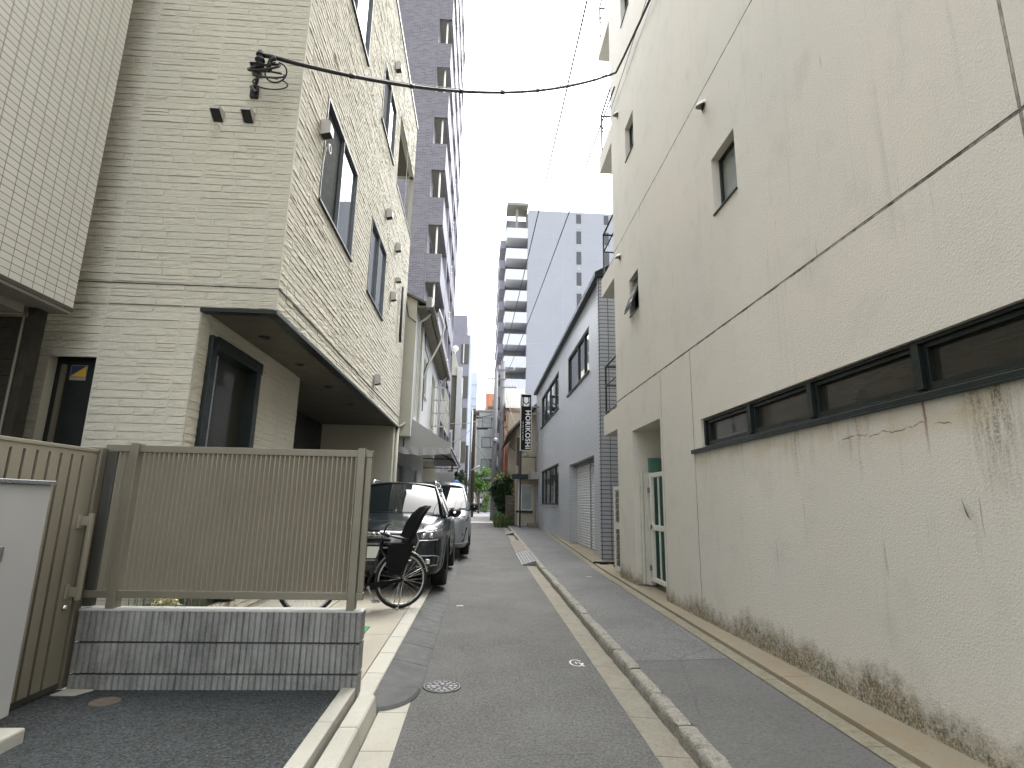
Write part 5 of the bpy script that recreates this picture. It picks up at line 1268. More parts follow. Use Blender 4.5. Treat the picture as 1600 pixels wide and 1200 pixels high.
# ---- silver van
VXc, VYc, VZc = -1.13, 13.95, .10
van = thing('parked_van', (VXc, VYc+2.4, VZc), 'silver people carrier parked behind the dark SUV, its nose sticking out into the lane', 'van')
ST = [(0.0, .36, .62, .60, .84, .87), (.05, .25, .78, .75, .93, .97), (.2, .2, .87, .84, 1.0, 1.05), (.6, .18, .915, .88, 1.07, 1.14), (1.0, .18, .92, .89, 1.12, 1.2), (1.5, .18, .925, .90, 1.13, 1.16), (3.2, .18, .925, .90, 1.14, 1.16), (4.5, .2, .92, .89, 1.14, 1.16), (4.85, .26, .90, .87, 1.12, 1.14), (4.92, .34, .85, .8, 1.05, 1.07)]
car_body(van, VXc, VYc, VZc, ST, M['van'], (.98, 3.95), .34, 4.92)
for ay in (.98, 3.95):
    for s in (-1, 1): wheel(van, (VXc+s*.815, VYc+ay, VZc+.338), .338, .225, .225)
def vp(x, y, z): return (VXc+x, VYc+y, VZc+z)
b = MB(); P = []
for (y, z, w, cz) in ((1.62, 1.72, .68, .05), (1.9, 1.79, .70, .06), (2.8, 1.83, .71, .06), (4.2, 1.80, .70, .05), (4.75, 1.72, .68, .04)):
    P.append([vp(-w-.05, y, z-.10), vp(-w, y, z)]+[vp(w*(-1+2*i/8), y-(.07 if y < 1.7 else 0)*(1-(2*i/8-1)**2), z+cz*(1-(-1+2*i/8)**2)) for i in range(1, 8)]+[vp(w, y, z), vp(w+.05, y, z-.10)])
b.grid(P); b.build('roof', M['van'], van, smooth=True, recalc=False, subsurf=1).modifiers.new('t', 'SOLIDIFY').thickness = .02
b = MB(); P = []
for j in range(6):
    t_ = j/5; row = []
    for i in range(11):
        u = -1+2*i/10; w = .84+(.66-.84)*t_; row.append(vp(u*w, .70+.25*u*u+(1.57-.70)*t_-.14*u*u*t_, 1.16+(1.74-1.16)*t_+.03*math.sin(math.pi*t_)))
    P.append(row)
b.grid(P); b.build('windscreen', M['carglass'], van, smooth=True, recalc=False)
for s in (-1, 1):
    b = MB(); b.tube([vp(s*.86, .92, 1.12), vp(s*.80, 1.3, 1.42), vp(s*.70, 1.68, 1.71), vp(s*.71, 2.0, 1.76)], [.045, .034, .034, .03], 8); b.build('windscreen_pillar', M['van'], van, smooth=True)
    b = MB(); b.grid([[vp(s*x, y, 1.15) for x, y in ((.885, 1.05), (.895, 2.4), (.895, 3.6), (.87, 4.7))], [vp(s*x, y, 1.68) for x, y in ((.745, 1.72), (.75, 2.4), (.75, 3.6), (.74, 4.6))]]); b.build('side_window', M['carglass'], van, recalc=False)
    b = MB(); P = []
    for (t_, sx, sz) in ((0, .02, .02), (.03, .10, .10), (.10, .115, .115), (.15, .10, .10), (.16, .03, .03)): P.append([vp(s*1.03+sx*math.cos(a), 1.08+t_, 1.20+sz*math.sin(a)) for a in [2*math.pi*q/14 for q in range(15)]])
    b.grid(P); b.tube([vp(s*.88, 1.2, 1.12), vp(s*.98, 1.16, 1.15)], .03, 8); b.build('wing_mirror', M['black'], van, smooth=True)
    b = MB(); b.grid([[vp(s*x, y, z) for x, y, z in r_] for r_ in ([(.48, .03, .93), (.66, .08, .955), (.80, .20, .97), (.90, .50, 1.0)], [(.50, .018, .87), (.68, .065, .885), (.83, .18, .90), (.915, .42, .93)], [(.55, .015, .82), (.70, .055, .83), (.83, .15, .85), (.905, .32, .88)])])
    ho = b.build('headlight', M['lampglass'], van, smooth=True, recalc=False); ho.modifiers.new('t', 'SOLIDIFY').thickness = .012
    b = MB(); b.tube([vp(s*.48, .015, .935), vp(s*.68, .07, .965), vp(s*.82, .2, .98)], .012, 6); b.tube([vp(s*.52, .005, .85), vp(s*.7, .05, .862), vp(s*.84, .165, .88)], .010, 6); b.build('trim', M['chrome'], ho)
    b = MB(); b.poly([vp(s*.60, .02, .74), vp(s*.88, .22, .70), vp(s*.80, .09, .34), vp(s*.66, .03, .32)]); b.build('fog_lamp_recess', M['black'], van, recalc=False)
    b = MB(); b.lathe(vp(s*.76, .085, .55), [(0, -.02), (.035, -.015), (.04, 0)], 'y', 12); b.lathe(vp(s*.77, .10, .42), [(0, -.02), (.03, -.015), (.035, 0)], 'y', 12); b.build('fog_lamp', M['lampglass'], van)
    b = MB(); b.tube([vp(s*.60, -.005, .34), vp(s*.78, .06, .345), vp(s*.90, .24, .37)], .022, 6); b.build('bumper_trim', M['chrome'], van)
b = MB(); b.prism([vp(x, -.02, z) for x, z in ((-.46, .90), (.46, .90), (.58, .42), (-.58, .42))], (0, .09, 0)); gr = b.build('grille', M['black'], van)
b = MB()
for i in range(7): z = .46+i*.065; b.box(VXc-.55+i*.012, VXc+.55-i*.012, VYc-.035, VYc-.018, VZc+z-.016, VZc+z+.016)
b.build('grille_bars', M['chrome'], gr)
b = MB(); b.box(VXc-.75, VXc+.75, VYc+.98, VYc+1.3, VZc+1.0, VZc+1.18); b.build('interior', M['black'], van)

# ================================================================== bicycle (faces left, rear wheel towards the lane)
BX, BYc, BZ = -.94, 7.45, .092; WR = .345
bk_ = thing('bicycle', (BX, BYc, BZ), 'black city bicycle with a tall rear child seat, parked in front of the SUV', 'bicycle')
def bp(x, y, z): return (BX-x, BYc+y, BZ+z)      # x forward (to the left), z up
def bwheel(cx_):
    b = MB(); c = bp(cx_, 0, WR)
    ring = lambda r_, n=40: [(c[0]+r_*math.cos(2*math.pi*i/n), c[1], c[2]+r_*math.sin(2*math.pi*i/n)) for i in range(n)]
    b.tube(ring(WR-.018), .019, 8, closed=True)
    e = b.build('wheel', M['tyre'], bk_, smooth=True)
    b = MB(); b.tube(ring(WR-.045), .013, 6, closed=True); b.build('rim', M['bikesilver'], e, smooth=True)
    b = MB(); b.cyl((c[0], c[1]-.05, c[2]), (c[0], c[1]+.05, c[2]), .02, 12)
    for i in range(28):
        a = 2*math.pi*i/28; s = 1 if i % 2 else -1; a2 = a+(.5 if (i//2) % 2 else -.5)
        b.tube([(c[0]+.02*math.cos(a2), c[1]+s*.035, c[2]+.02*math.sin(a2)), (c[0]+(WR-.05)*math.cos(a), c[1], c[2]+(WR-.05)*math.sin(a))], .0016, 4)
    b.build('spokes', M['bikesilver'], e); return e
bwheel(0); bwheel(1.12)
b = MB()
for s in (-.05, .05): b.tube([bp(0, s, WR), bp(.44, s*.6, .29)], .011, 8); b.tube([bp(0, s, WR), bp(.30, s*.5, .72)], .009, 8)
b.tube([bp(.44, 0, .28), bp(.27, 0, .80)], .016, 10); b.tube([bp(.44, 0, .29), bp(.70, 0, .42), bp(.90, 0, .70)], .020, 10); b.tube([bp(.40, 0, .40), bp(.70, 0, .54), bp(.885, 0, .76)], .016, 10); b.tube([bp(.93, 0, .62), bp(.86, 0, .88)], .018, 10)
b.build('frame', M['bikeframe'], bk_, smooth=True)
b = MB()
for s in (-.055, .055): b.tube([bp(.94, s*.8, .62), bp(1.02, s, .45), bp(1.12, s, WR)], .012, 8)
b.build('fork', M['bikeframe'], bk_, smooth=True)
b = MB(); b.tube([bp(.86, 0, .85), bp(.84, 0, 1.02), bp(.86, 0, 1.04)], .012, 8)
for s in (-1, 1): b.tube([bp(.86, 0, 1.04), bp(.86, s*.12, 1.06), bp(.78, s*.25, 1.05), bp(.64, s*.28, 1.02)], .011, 8)
hb = b.build('handlebar', M['bikesilver'], bk_, smooth=True)
b = MB()
for s in (-1, 1): b.tube([bp(.72, s*.272, 1.037), bp(.60, s*.285, 1.01)], .017, 8)
b.build('grip', M['black'], hb, smooth=True)
b = MB(); P = []
for i in range(9):
    t_ = i/8; w = .085*(1-t_)**.6+.022; P.append([bp(.20+.27*t_, w*math.sin(a), .83+.012*math.sin(t_*3)+.028*math.cos(a)*(1 if math.cos(a) > 0 else .6)) for a in [2*math.pi*q/12 for q in range(13)]])
b.grid(P); b.poly(P[0][:-1]); b.poly(P[-1][:-1]); b.tube([bp(.28, 0, .74), bp(.27, 0, .82)], .013, 8); b.build('saddle', M['matte_black'], bk_, smooth=True)
# mudguards, chain case, crank
for cx_, a0, a1 in ((0, 12, 165), (1.12, 5, 140)):
    b = MB(); P = []
    for i in range(19):
        a = R(a0+(a1-a0)*i/18) if cx_ == 0 else R(180-a0-(a1-a0)*i/18)
        P.append([bp(cx_-(WR+.022-.012*abs(w_))*math.cos(a), w_*.034, WR+(WR+.022-.012*abs(w_))*math.sin(a)) for w_ in (-1, -.5, 0, .5, 1)])
    if cx_ == 0: pass
    b.grid(P); b.build('mudguard', M['bikesilver'], bk_, smooth=True, recalc=False)
b = MB(); b.prism([bp(x, -.06, z) for x, z in ((-.02, .362), (.42, .325), (.48, .30), (.48, .265), (.44, .245), (-.02, .338))], (0, .012, 0)); b.build('chain_case', M['matte_black'], bk_, bevel=.01)
b = MB(); b.cyl(bp(.44, -.08, .28), bp(.44, .08, .28), .02, 10); b.tube([bp(.44, -.085, .28), bp(.36, -.09, .13)], .010, 6); b.tube([bp(.44, .085, .28), bp(.52, .09, .43)], .010, 6); b.box(BX-.36-.045, BX-.36+.045, BYc-.18, BYc-.095, BZ+.115, BZ+.14); b.box(BX-.52-.045, BX-.52+.045, BYc+.095, BYc+.18, BZ+.42, BZ+.445); b.build('crank', M['bikesilver'], bk_)
b = MB()
for s in (-.06, .06): b.tube([bp(0, s, WR), bp(.02, s, .18), bp(.06, s*1.6, .012), bp(-.02, s*1.7, .006)], .0075, 6)
b.tube([bp(.06, -.096, .012), bp(.06, .096, .012)], .0075, 6); b.build('stand', M['bikesilver'], bk_, smooth=True)
b = MB()
for s in (-.06, .06): b.tube([bp(0, s, WR+.02), bp(-.09, s, .73)], .006, 6); b.tube([bp(-.16, s, .74), bp(.28, s, .74)], .007, 6); b.tube([bp(0, s*1.05, WR), bp(-.335, s*.6, .49)], .004, 5)
for x in (-.16, -.05, .08, .2): b.tube([bp(x, -.06, .74), bp(x, .06, .74)], .006, 6)
b.build('rear_rack', M['bikesilver'], bk_, smooth=True)
b = MB(); b.box(BX+.325, BX+.365, BYc-.03, BYc+.03, BZ+.52, BZ+.58); b.build('rear_reflector', M['white_paint'], bk_, bevel=.008)
# child seat
b = MB(); P = []
for (x, z, w, dep) in ((.02, .79, .15, .03), (-.07, .80, .165, .05), (-.13, .88, .17, .062), (-.18, 1.0, .17, .064), (-.235, 1.12, .16, .055), (-.295, 1.22, .13, .035), (-.33, 1.26, .08, .012)):
    P.append([bp(x+dep*(abs(u)**2)*1.6, u*w, z+dep*.5*abs(u)**2) for u in (-1, -.8, -.5, 0, .5, .8, 1)])
b.grid(P); cs = b.build('child_seat', M['matte_black'], bk_, smooth=True, recalc=False); cs.modifiers.new('t', 'SOLIDIFY').thickness = .022
for sd2 in (-1, 1):
    b = MB(); b.prism([bp(x, sd2*.15, z) for x, z in ((.25, .79), (.16, .80), (-.08, .80), (-.05, .66), (.03, .47), (.10, .43), (.23, .44), (.27, .60))], (0, sd2*.03, 0)); b.box(BX-.24, BX-.06, min(BYc+sd2*.15, BYc+sd2*.22), max(BYc+sd2*.15, BYc+sd2*.22), BZ+.42, BZ+.445); b.build('leg_guard', M['matte_black'], cs, bevel=.008)
b = MB(); b.box(BX-.22, BX+.10, BYc-.15, BYc+.15, BZ+.765, BZ+.79); b.build('cushion', M['cloth_dark'], cs, bevel=.01)
b = MB(); b.tube([bp(.02, -.165, .84), bp(.20, -.16, .88), bp(.26, -.12, .90), bp(.27, 0, .905), bp(.26, .12, .90), bp(.20, .16, .88), bp(.02, .165, .84)], .012, 8); b.tube([bp(.27, 0, .9), bp(.23, 0, 1.01), bp(.20, -.05, 1.03)], .011, 8); b.build('grab_bar', M['black'], cs, smooth=True)
b = MB(); b.prism([bp(.19, -.10, .80), bp(.06, -.10, .80), bp(.04, -.10, .87), bp(.14, -.10, .885)], (0, .2, 0)); b.build('folded_cover', M['fabric'], cs, bevel=.012)
bk_.rotation_euler.z = R(27)
# front basket
b = MB()
for z, k_ in ((.78, .8), (.88, .9), (1.0, 1.)):
    b.tube([bp(1.04+.15*k_*sx, .16*k_*sy, z) for sx, sy in ((-1, -1), (1, -1), (1, 1), (-1, 1))], .006, 6, closed=True)
for i in range(8):
    for s in (-1, 1): b.tube([bp(1.04+.15*.8*(-1+2*i/7), s*.128, .78), bp(1.04+.15*(-1+2*i/7), s*.16, 1.0)], .004, 5); b.tube([bp(1.04+s*.12, .128*(-1+2*i/7), .78), bp(1.04+s*.15, .16*(-1+2*i/7), 1.0)], .004, 5)
b.box(BX-1.16, BX-.92, BYc-.125, BYc+.125, BZ+.772, BZ+.782); b.build('basket', M['black_metal'], bk_)

# ================================================================== utility poles, wires
def pole(name, label, x, y, h, r0, r1, mat, ins=True):
    t_ = thing(name, (x, y, gz(y)), label, 'pole', 'poles along the far end of the lane'); b = MB(); b.tube([(x, y, gz(y)-.1), (x, y, gz(y)+h*.5), (x, y, gz(y)+h)], [r0, (r0+r1)/2, r1], 14); b.build('shaft', mat, t_, smooth=True)
    return t_
pa = pole('utility_pole', 'pale concrete utility pole standing in front of the dark shrub at the right kerb', .98, 37.5, 10.0, .19, .14, M['pole_conc'])
pb = pole('utility_pole', 'tall concrete utility pole with transformer boxes and crossarms behind the dark shrub', 1.52, 39.5, 11.3, .22, .16, M['pole_conc'])
X, Y = 1.52, 39.5
b = MB()
for z in (10.2, 10.9): b.box(X-1.1 if z < 10.5 else X-.3, X+.25 if z < 10.5 else X+.9, Y-.20, Y-.12, z, z+.08)
b.box(X-.5, X+1.0, Y-.2, Y-.12, 9.6, 9.68); b.box(X-1.9, X+.1, Y-.2, Y-.1, 7.75, 7.85); b.build('crossarm', M['steel'], pb)
for x, z in ((-1.0, 10.3), (-.75, 10.3), (-.45, 10.3), (.55, 9.7), (.75, 9.7), (.95, 9.7), (.8, 11.0), (-.25, 11.0), (-1.7, 7.85), (-1.3, 7.85)):
    b = MB(); b.lathe((X+x, Y-.16, z), [(.02, -.02), (.05, .02), (.03, .07), (.055, .10), (.03, .16), (.02, .3), (0, .31)], 'z', 10); b.build('insulator', M['white_paint'], pb)
for x, y, z, w, h in ((-.50, -.25, 8.05, .42, .62), (.34, -.22, 7.75, .32, .5), (-.42, -.3, 6.7, .3, .75)):
    b = MB(); b.box(X+x-w/2, X+x+w/2, Y+y-.2, Y+y+.2, z, z+h); b.build('transformer_box', M['pole_conc'] if z > 7 else M['bronze_dark'], pb, bevel=.02)
b = MB(); b.lathe((X+.38, Y-.2, 7.1), [(0, 0), (.18, 0), (.2, .05), (.2, .5), (.1, .6), (0, .6)], 'z', 14); b.build('transformer_can', M['black_metal'], pb)
b = MB()
for i in range(16): b.tube([(X-.32 if i % 2 else X+.32, Y-.02, 2.5+i*.45), (X, Y-.02, 2.5+i*.45)], .012, 5)
b.build('climbing_step', M['steel'], pb)
b = MB(); b.lathe((1.05, 37.2, 5.6), [(0, -.14), (.12, -.1), (.14, 0), (.05, .1), (0, .12)], 'z', 12); b.tube([(.98, 37.5, 5.75), (1.05, 37.2, 5.72)], .02, 6); b.build('street_lamp', M['white_paint'], pa)
pc = pole('utility_pole', 'dark brown utility pole on the left side with a flat street lamp arm', -.50, 43.5, 8.3, .16, .13, M['wood'])
b = MB(); b.box(-.30, .58, 43.35, 43.5, 7.05, 7.15); b.build('lamp_arm', M['black_metal'], pc)
b = MB(); b.box(-.75, .1, 43.3, 43.38, 7.9, 7.98); b.box(-.6, -.12, 43.2, 43.5, 8.15, 8.45); b.build('crossarm', M['wood'], pc)
pd = pole('steel_pole', 'slim silver steel pole with a short lamp bracket left of the lane', -.53, 33.2, 6.6, .075, .065, M['alu'])
b = MB(); b.tube([(-.53, 33.2, 3.25), (-.2, 33.1, 3.42), (.02, 33.0, 3.52)], .045, 8); b.build('lamp_bracket', M['white_paint'], pd, smooth=True)
pe = pole('short_pole', 'brown pole with a vine behind the awning, beside the silver pole', -.78, 34.5, 4.6, .10, .09, M['wood'])

def cable(label, pts, r, mat=None, sag=0., name='cable', n=24, cat='cable', group='overhead cables and wires'):
    out = []
    for i in range(len(pts)-1):
        p, q = Vector(pts[i]), Vector(pts[i+1])
        for k_ in range(n+1 if i == len(pts)-2 else n):
            t_ = k_/n; v = p.lerp(q, t_); v.z -= sag*4*t_*(1-t_)*(1 if i == 0 else .25); out.append(v)
    b = MB(); b.tube(out, r, 6); return tag(b.build(name, mat or M['cable'], None, smooth=True), label, cat, group)
A_ = Vector((-2.14, 4.84, 5.68)); B_ = Vector((2.44, 9.25, 9.72))
def seg(t_, sg): v = A_.lerp(B_, t_); v.z -= sg*4*t_*(1-t_); return v
b = MB(); b.tube([(-2.28, 4.86, 5.72), (-2.2, 4.85, 5.705)]+[seg(i/40, .42) for i in range(1, 41)]+[(2.50, 8.9, 9.75), (2.52, 8.2, 9.62), (2.52, 7.2, 9.38), (2.53, 5.0, 8.9), (2.53, 2.0, 8.5)], .021, 8)
b.tube([seg(i/40, .39)+Vector((0, .01, .018)) for i in range(0, 41)], .006, 5)
rr = random.Random(3)
for i in range(5, 40, 5): p = seg(i/40, .42); q = seg((i+.4)/40, .42); b.tube([p, q], .027, 6)
for k_ in range(3): b.tube([seg(t_, .40-.03*k_)+Vector((0, 0, .02*math.sin(t_*20+k_))) for t_ in [.86+.014*i for i in range(11)]], .006, 5)
tag(b.build('service_cable', M['cable'], None, smooth=True), 'thick black service cable strung across the alley from the cream house to the stucco wall', 'cable')
b = MB(); c0 = Vector((-2.26, 4.94, 5.50))
for k_, (rx, rz, dx, dz, th) in enumerate(((.15, .09, .0, .10, .012), (.13, .07, .06, .02, .009), (.15, .06, .08, -.08, .007), (.10, .09, .12, .05, .008))):
    b.tube([(c0.x+dx+rx*math.cos(a), c0.y-.06+.05*math.sin(a+k_), c0.z+dz+rz*math.sin(a)*.8+.03*math.cos(a)) for a in [.3+k_*.4+6.0*i/22 for i in range(23)]], th, 6)
b.tube([(-2.14, 4.84, 5.68), (-2.19, 4.85, 5.67), (-2.205, 4.86, 5.62), (-2.20, 4.88, 5.56)], .022, 8)
tag(b.build('cable_coil', M['cable'], None, smooth=True), 'coil of spare black cable hanging under the bracket on the cream house', 'cable coil')
cable('thin wire from the far pole passing high over the alley to the upper left', [(1.4, 39.4, 11.3), (1.55, 3.0, 9.4)], .017, M['cable'], .3, 'wire', 40, 'wire')
cable('thin wire from the far pole to the corner of the stucco wall', [(1.9, 39.4, 10.9), (2.50, 9.6, 9.7)], .017, M['cable'], .25, 'wire', 30, 'wire')
cable('thin wire along the upper face of the stucco wall', [(2.52, 10.3, 9.5), (2.54, 3.0, 9.9)], .006, M['wire'], .05, 'wire', 20, 'wire')
cable('slack cable between the left pole and the transformer pole', [(-.36, 43.3, 8.0), (1.45, 39.4, 7.9)], .025, M['cable'], .12, cat='cable')
cable('cable from the mauve tower to the transformer pole', [(-2.05, 30.5, 5.7), (-.3, 36, 6.6), (1.4, 39.3, 7.6)], .022, M['wire'], .12, cat='cable')
cable('lower cable from the left pole up to the salmon building', [(-.36, 43.3, 7.2), (1.9, 38.8, 6.7)], .022, M['cable'], .1)
cable('diagonal cable from the transformer pole down to the wooden house', [(1.6, 39.3, 7.2), (1.9, 29.8, 4.2)], .022, M['cable'], .45)
cable('drooping cable from the awning side to the left pole', [(-1.75, 23.0, 3.7), (-.5, 43.4, 7.4)], .022, M['cable'], .35)
cable('long diagonal cable crossing in front of the far white building', [(-.4, 43.2, 5.9), (1.5, 39.2, 3.4)], .016, M['cable'], .1)
cable('thin cable from the silver pole to the transformer pole', [(-.53, 33.2, 6.5), (1.5, 39.3, 7.0)], .012, M['wire'], .2)
cable('cable rising from the wooden house eaves to the pole top', [(2.0, 30.2, 5.6), (1.7, 39.2, 9.6)], .014, M['cable'], .4)

# ================================================================== plants
def leaves(mb, blobs, n, size, seed, mi=0, droop=.3):
    rnd = random.Random(seed); tot = sum(b_[3]*b_[4]*b_[5] for b_ in blobs)
    for (x, y, z, rx, ry, rz) in blobs:
        k_ = max(4, int(n*rx*ry*rz/tot))
        for _ in range(k_):
            v = Vector((rnd.gauss(0, 1), rnd.gauss(0, 1), rnd.gauss(0, 1))).normalized()*(rnd.random()**.42)
            c = Vector((x+v.x*rx, y+v.y*ry, z+v.z*rz)); s = size*rnd.uniform(.6, 1.35)
            d = Vector((rnd.uniform(-1, 1), rnd.uniform(-1, 1), rnd.uniform(-.7, .4)-droop)).normalized()
            w = d.cross(Vector((rnd.uniform(-1, 1), rnd.uniform(-1, 1), rnd.uniform(-1, 1)))).normalized()*s*.30
            up_ = d.cross(w).normalized()*s*.12
            mb.quad(c, c+d*s*.5+w+up_, c+d*s, c+d*s*.5-w+up_, mi)
def tree(name, label, x, y, z0, blobs, n, size, mats, seed, trunk=.06, cat='tree', n2=0, blobs2=()):
    t_ = thing(name, (x, y, z0), label, cat); b = MB(); rnd = random.Random(seed)
    for bl_ in blobs[:8]:
        m_ = Vector((x+rnd.uniform(-.1, .1), y, z0+(bl_[2]-z0)*.5))
        b.tube([(x, y, z0-.05), m_, (bl_[0], bl_[1], bl_[2])], [trunk, trunk*.7, trunk*.25], 7)
    b.build('trunk', M['bark'], t_, smooth=True)
    b = MB(); leaves(b, blobs, n, size, seed); 
    if n2: leaves(b, blobs2, n2, size, seed+1, 1)
    b.build('crown', mats, t_, recalc=False); return t_
bl_ = [(1.15, 31, 2.35, .42, .4, .40), (1.45, 31.2, 2.55, .40, .4, .38), (1.05, 31, 1.85, .36, .4, .35), (1.5, 31.2, 2.0, .40, .4, .42), (1.30, 31, 1.4, .34, .35, .45), (1.5, 31.1, 1.0, .34, .35, .4), (1.25, 30.8, .8, .28, .3, .35), (1.75, 31.3, 2.5, .25, .3, .3), (.80, 30.9, 2.15, .2, .25, .22)]
bl2 = [(1.25, 31.2, 3.0, .30, .3, .22), (1.6, 31.3, 2.95, .28, .3, .25), (1.75, 31.1, 2.3, .2, .2, .3), (1.0, 30.8, 2.75, .2, .2, .15)]
tree('tall_shrub', 'tall dark glossy shrub with yellow-green tips beside the old block wall', 1.35, 31, gz(31), bl_, 3800, .15, [M['leaf_dark'], M['leaf_var']], 21, .05, 'shrub', 420, bl2)
t_ = thing('strap_leaf_plant', (1.25, 29.6, gz(29.6)), 'clump of strap-leaved plants spilling over the kerb below the dark shrub', 'plant'); b = MB(); rnd = random.Random(8)
for i in range(170):
    cx_, cy_ = 1.2+rnd.uniform(-.35, .5), 29.6+rnd.uniform(-.5, .6); a = rnd.uniform(0, 6.28); L = rnd.uniform(.25, .6); h = rnd.uniform(.3, .75); z = gz(29.6); P = []
    for k_ in range(5):
        q = k_/4; r_ = L*q; zz = z+h*math.sin(q*2.2)*.9; w = .022*(1-q*.85); P.append([(cx_+r_*math.cos(a)-w*math.sin(a), cy_+r_*math.sin(a)+w*math.cos(a), zz), (cx_+r_*math.cos(a)+w*math.sin(a), cy_+r_*math.sin(a)-w*math.cos(a), zz)])
    b.grid(P)
b.build('leaves', M['leaf_grass'], t_, recalc=False)
b = MB(); leaves(b, [(1.05, 29.9, .75, .25, .3, .4), (1.5, 29.8, .6, .3, .3, .3)], 260, .12, 77); b.build('undergrowth', M['leaf_mid'], t_, recalc=False)
bl_ = [(-.05+random.uniform(-.85, .85), 56+random.uniform(-.8, .8), 3.75+random.uniform(-.95, 1.05), random.uniform(.35, .6), .6, random.uniform(.3, .5)) for i in range(18)]
bl_ = [q for q in bl_ if abs(q[0]+.05)/1.0+abs(q[2]-3.75)/1.5 < 1.35]
tree('street_tree', 'bright green street tree in front of the far white building', .05, 56, gz(56), bl_, 2600, .24, [M['leaf_mid']], 31, .09)
bl_ = [(-1.35, 33.5, 2.8, .35, .4, .45), (-1.05, 33.3, 2.3, .35, .4, .4), (-1.3, 33.5, 1.8, .4, .4, .4), (-.95, 33.6, 3.0, .22, .3, .35), (-.85, 33.4, 1.8, .2, .3, .4)]
tree('garden_tree', 'small leafy tree left of the silver pole beyond the awning', -1.15, 33.5, gz(33.5), bl_, 1300, .14, [M['leaf_dark'], M['leaf_mid']], 41, .04, 'tree', 500, bl_)
bl_ = [(.72, 63, 1.5, .3, .4, .5), (.95, 63, 2.1, .35, .4, .5), (.75, 63, .8, .3, .4, .4)]
tree('roadside_bush', 'pale green bush across the road behind the pale utility pole', .8, 63, gz(63), bl_, 700, .2, [M['leaf_mid'], M['leaf_var']], 51, .04, 'bush', 200, bl_)
t_ = thing('flower_bed', (-2.4, 4.75, .1), 'dry grass and pale flowering plants glimpsed through the gap under the fence', 'plant'); b = MB(); rnd = random.Random(12)
for i in range(120):
    x, y = rnd.uniform(-2.62, -2.2), rnd.uniform(4.42, 5.1); a = rnd.uniform(0, 6.28); h = rnd.uniform(.4, .72)
    w = .004; b.quad((x-w, y, .1), (x+w, y, .1), (x+.10*math.cos(a)+w*.3, y+.1*math.sin(a), .1+h), (x+.10*math.cos(a)-w*.3, y+.1*math.sin(a), .1+h))
leaves(b, [(-2.30, 4.6, .55, .14, .12, .12), (-2.5, 4.8, .3, .15, .2, .2)], 240, .075, 5)
b.build('stems', M['leaf_grass'], t_, recalc=False)
b = MB(); leaves(b, [(-2.31, 4.55, .66, .09, .08, .055)], 130, .045, 9); b.build('flowers', M['petal'], t_, recalc=False)

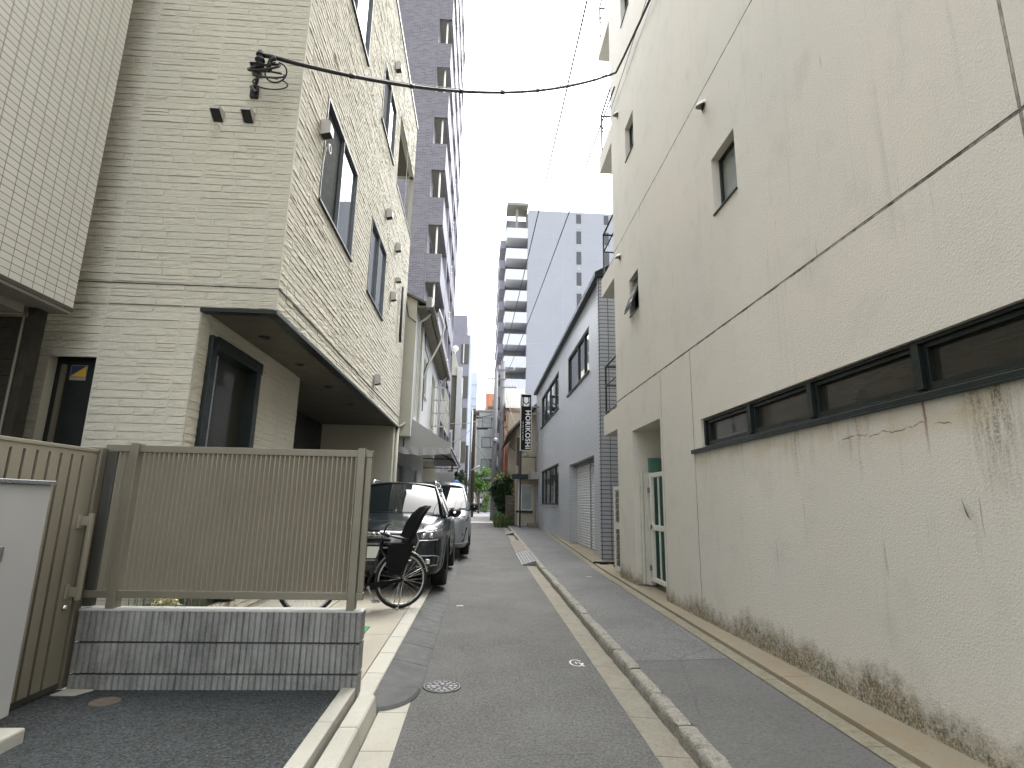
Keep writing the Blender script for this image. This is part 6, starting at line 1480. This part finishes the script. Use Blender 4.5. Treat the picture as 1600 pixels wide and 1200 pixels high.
# ================================================================== pedestrians and red box at the crossing
def person(label, x, y, z, facing, stride, shirt, seed):
    t_ = thing('person', (x, y, z), label, 'person', 'pedestrians at the crossing')
    c, s = math.cos(facing), math.sin(facing)
    def W_(p): return (x+p[0]*c-p[1]*s, y+p[0]*s+p[1]*c, z+p[2])
    V = {'hip': (0, 0, .90), 'wa': (0, .01, 1.05), 'ch': (0, .0, 1.28), 'nk': (0, .01, 1.44), 'hd': (0, -.01, 1.53), 'top': (0, -.005, 1.66),
         'hl': (-.09, 0, .88), 'kl': (-.10, -stride*.4, .48), 'al': (-.10, -stride*.5+.06, .08), 'tl': (-.10, -stride*.5-.13, .03), 'hr': (.09, 0, .88), 'kr': (.10, stride*.25, .48), 'ar': (.10, stride*.6, .09), 'tr': (.10, stride*.6-.18, .03),
         'sl': (-.18, 0, 1.38), 'el': (-.24, .05, 1.12), 'wl': (-.23, -.06, .88), 'fl': (-.22, -.09, .80), 'sr': (.18, 0, 1.38), 'er': (.24, .04, 1.12), 'wr': (.22, -.10, .90), 'fr': (.21, -.14, .83)}
    Rr = dict(hip=.13, wa=.12, ch=.145, nk=.055, hd=.085, top=.07, hl=.085, kl=.055, al=.038, tl=.035, hr=.085, kr=.055, ar=.038, tr=.035, sl=.06, el=.042, wl=.03, fl=.034, sr=.06, er=.042, wr=.03, fr=.034)
    E = [('hip', 'wa'), ('wa', 'ch'), ('ch', 'nk'), ('nk', 'hd'), ('hd', 'top'), ('hip', 'hl'), ('hl', 'kl'), ('kl', 'al'), ('al', 'tl'), ('hip', 'hr'), ('hr', 'kr'), ('kr', 'ar'), ('ar', 'tr'), ('ch', 'sl'), ('sl', 'el'), ('el', 'wl'), ('wl', 'fl'), ('ch', 'sr'), ('sr', 'er'), ('er', 'wr'), ('wr', 'fr')]
    def skin(name, keys, mat, grow, parent):
        ks = [q for q in V if q in keys]; me = bpy.data.meshes.new(name)
        me.from_pydata([tuple(Vector(W_(V[q]))-Vector((x, y, z))) for q in ks], [(ks.index(a), ks.index(b_)) for a, b_ in E if a in ks and b_ in ks], [])
        o = bpy.data.objects.new(name, me); COL.objects.link(o); m_ = o.modifiers.new('s', 'SKIN'); m_.use_smooth_shade = True
        for i, q in enumerate(ks): me.skin_vertices[0].data[i].radius = (Rr[q]+grow,)*2; me.skin_vertices[0].data[i].use_root = (i == 0)
        o.modifiers.new('u', 'SUBSURF').levels = 1; m2 = eval_mesh(o); bpy.data.objects.remove(o); m2.name = name
        n = bpy.data.objects.new(name, m2); COL.objects.link(n); n.parent = parent; ORG[n.name] = ORG[t_.name]; m2.materials.clear(); m2.materials.append(mat); return n
    skin('body', set(V), M['skin'], 0., t_)
    skin('shirt', {'hip', 'wa', 'ch', 'sl', 'sr', 'el', 'er'}, shirt, .018, t_)
    skin('trousers', {'hip', 'hl', 'kl', 'al', 'hr', 'kr', 'ar'}, M['cloth_dark'], .02, t_)
    b = MB(); p = W_((0, .012, 1.60)); b.lathe(p, [(.088, -.05), (.108, 0), (.10, .06), (.06, .10), (0, .115)], 'z', 12); b.build('hair', M['hair'], t_, smooth=True)
    b = MB()
    for q in ('tl', 'tr'): v = V[q]; b.prism([W_((v[0]-.045, v[1]-.06, 0.)), W_((v[0]+.045, v[1]-.06, 0.)), W_((v[0]+.04, v[1]+.2, 0.)), W_((v[0]-.04, v[1]+.2, 0.))], (0, 0, .075))
    b.build('shoes', M['cloth_dark'], t_, bevel=.02)
    return t_
person('pedestrian in a white top and dark trousers standing right of the red box', .36, 64.5, gz(64), 0., .12, M['cloth_white'], 1)
person('pedestrian in a pale blue-white shirt at the crossing, left of the red box', -.52, 64.0, gz(64), .9, .45, M['skyblue'], 2)
rb2 = thing('delivery_box', (-.08, 64.3, gz(64)), 'small red box on a stand between the two pedestrians at the crossing', 'box'); b = MB(); b.box(-.32, .16, 64.1, 64.55, gz(64)+.45, gz(64)+.95); b.build('box', M['red'], rb2, bevel=.03); b = MB(); b.box(-.33, .17, 64.09, 64.56, gz(64)+.955, gz(64)+1.0); b.build('lid', M['red'], rb2, bevel=.015)
b = MB()
for sx in (-.27, .11):
    for sy in (64.14, 64.5): b.cyl((sx, sy, gz(64)-.004), (sx, sy, gz(64)+.45), .02, 8)
b.build('legs', M['black_metal'], rb2)

b = MB(); Q = MX(2.605, -1); b.prism([Q(2.905, 1.475, .004), Q(2.885, 1.44, .016), Q(2.868, 1.385, .02), Q(2.862, 1.36, .008), Q(2.888, 1.40, .006)], (-.003, 0, 0)); tag(b.build('dead_leaf', M['wood'], None), 'small dry brown leaf stuck to the lower stucco wall', 'leaf')
b = MB(); b.tube([(2.60, 12.7, .165), (2.72, 12.55, .175), (2.86, 12.62, .172), (2.95, 12.45, .175), (3.05, 12.2, .172), (3.0, 12.0, .17), (2.86, 11.9, .175)], .022, 8); b.tube([(2.68, 12.45, .168), (2.8, 12.4, .175), (2.95, 12.55, .178), (3.1, 12.6, .17)], .02, 8); tag(b.build('rubber_hose', M['matte_black'], None, smooth=True), 'black hose lying at the foot of the grey tiled corner column', 'hose')
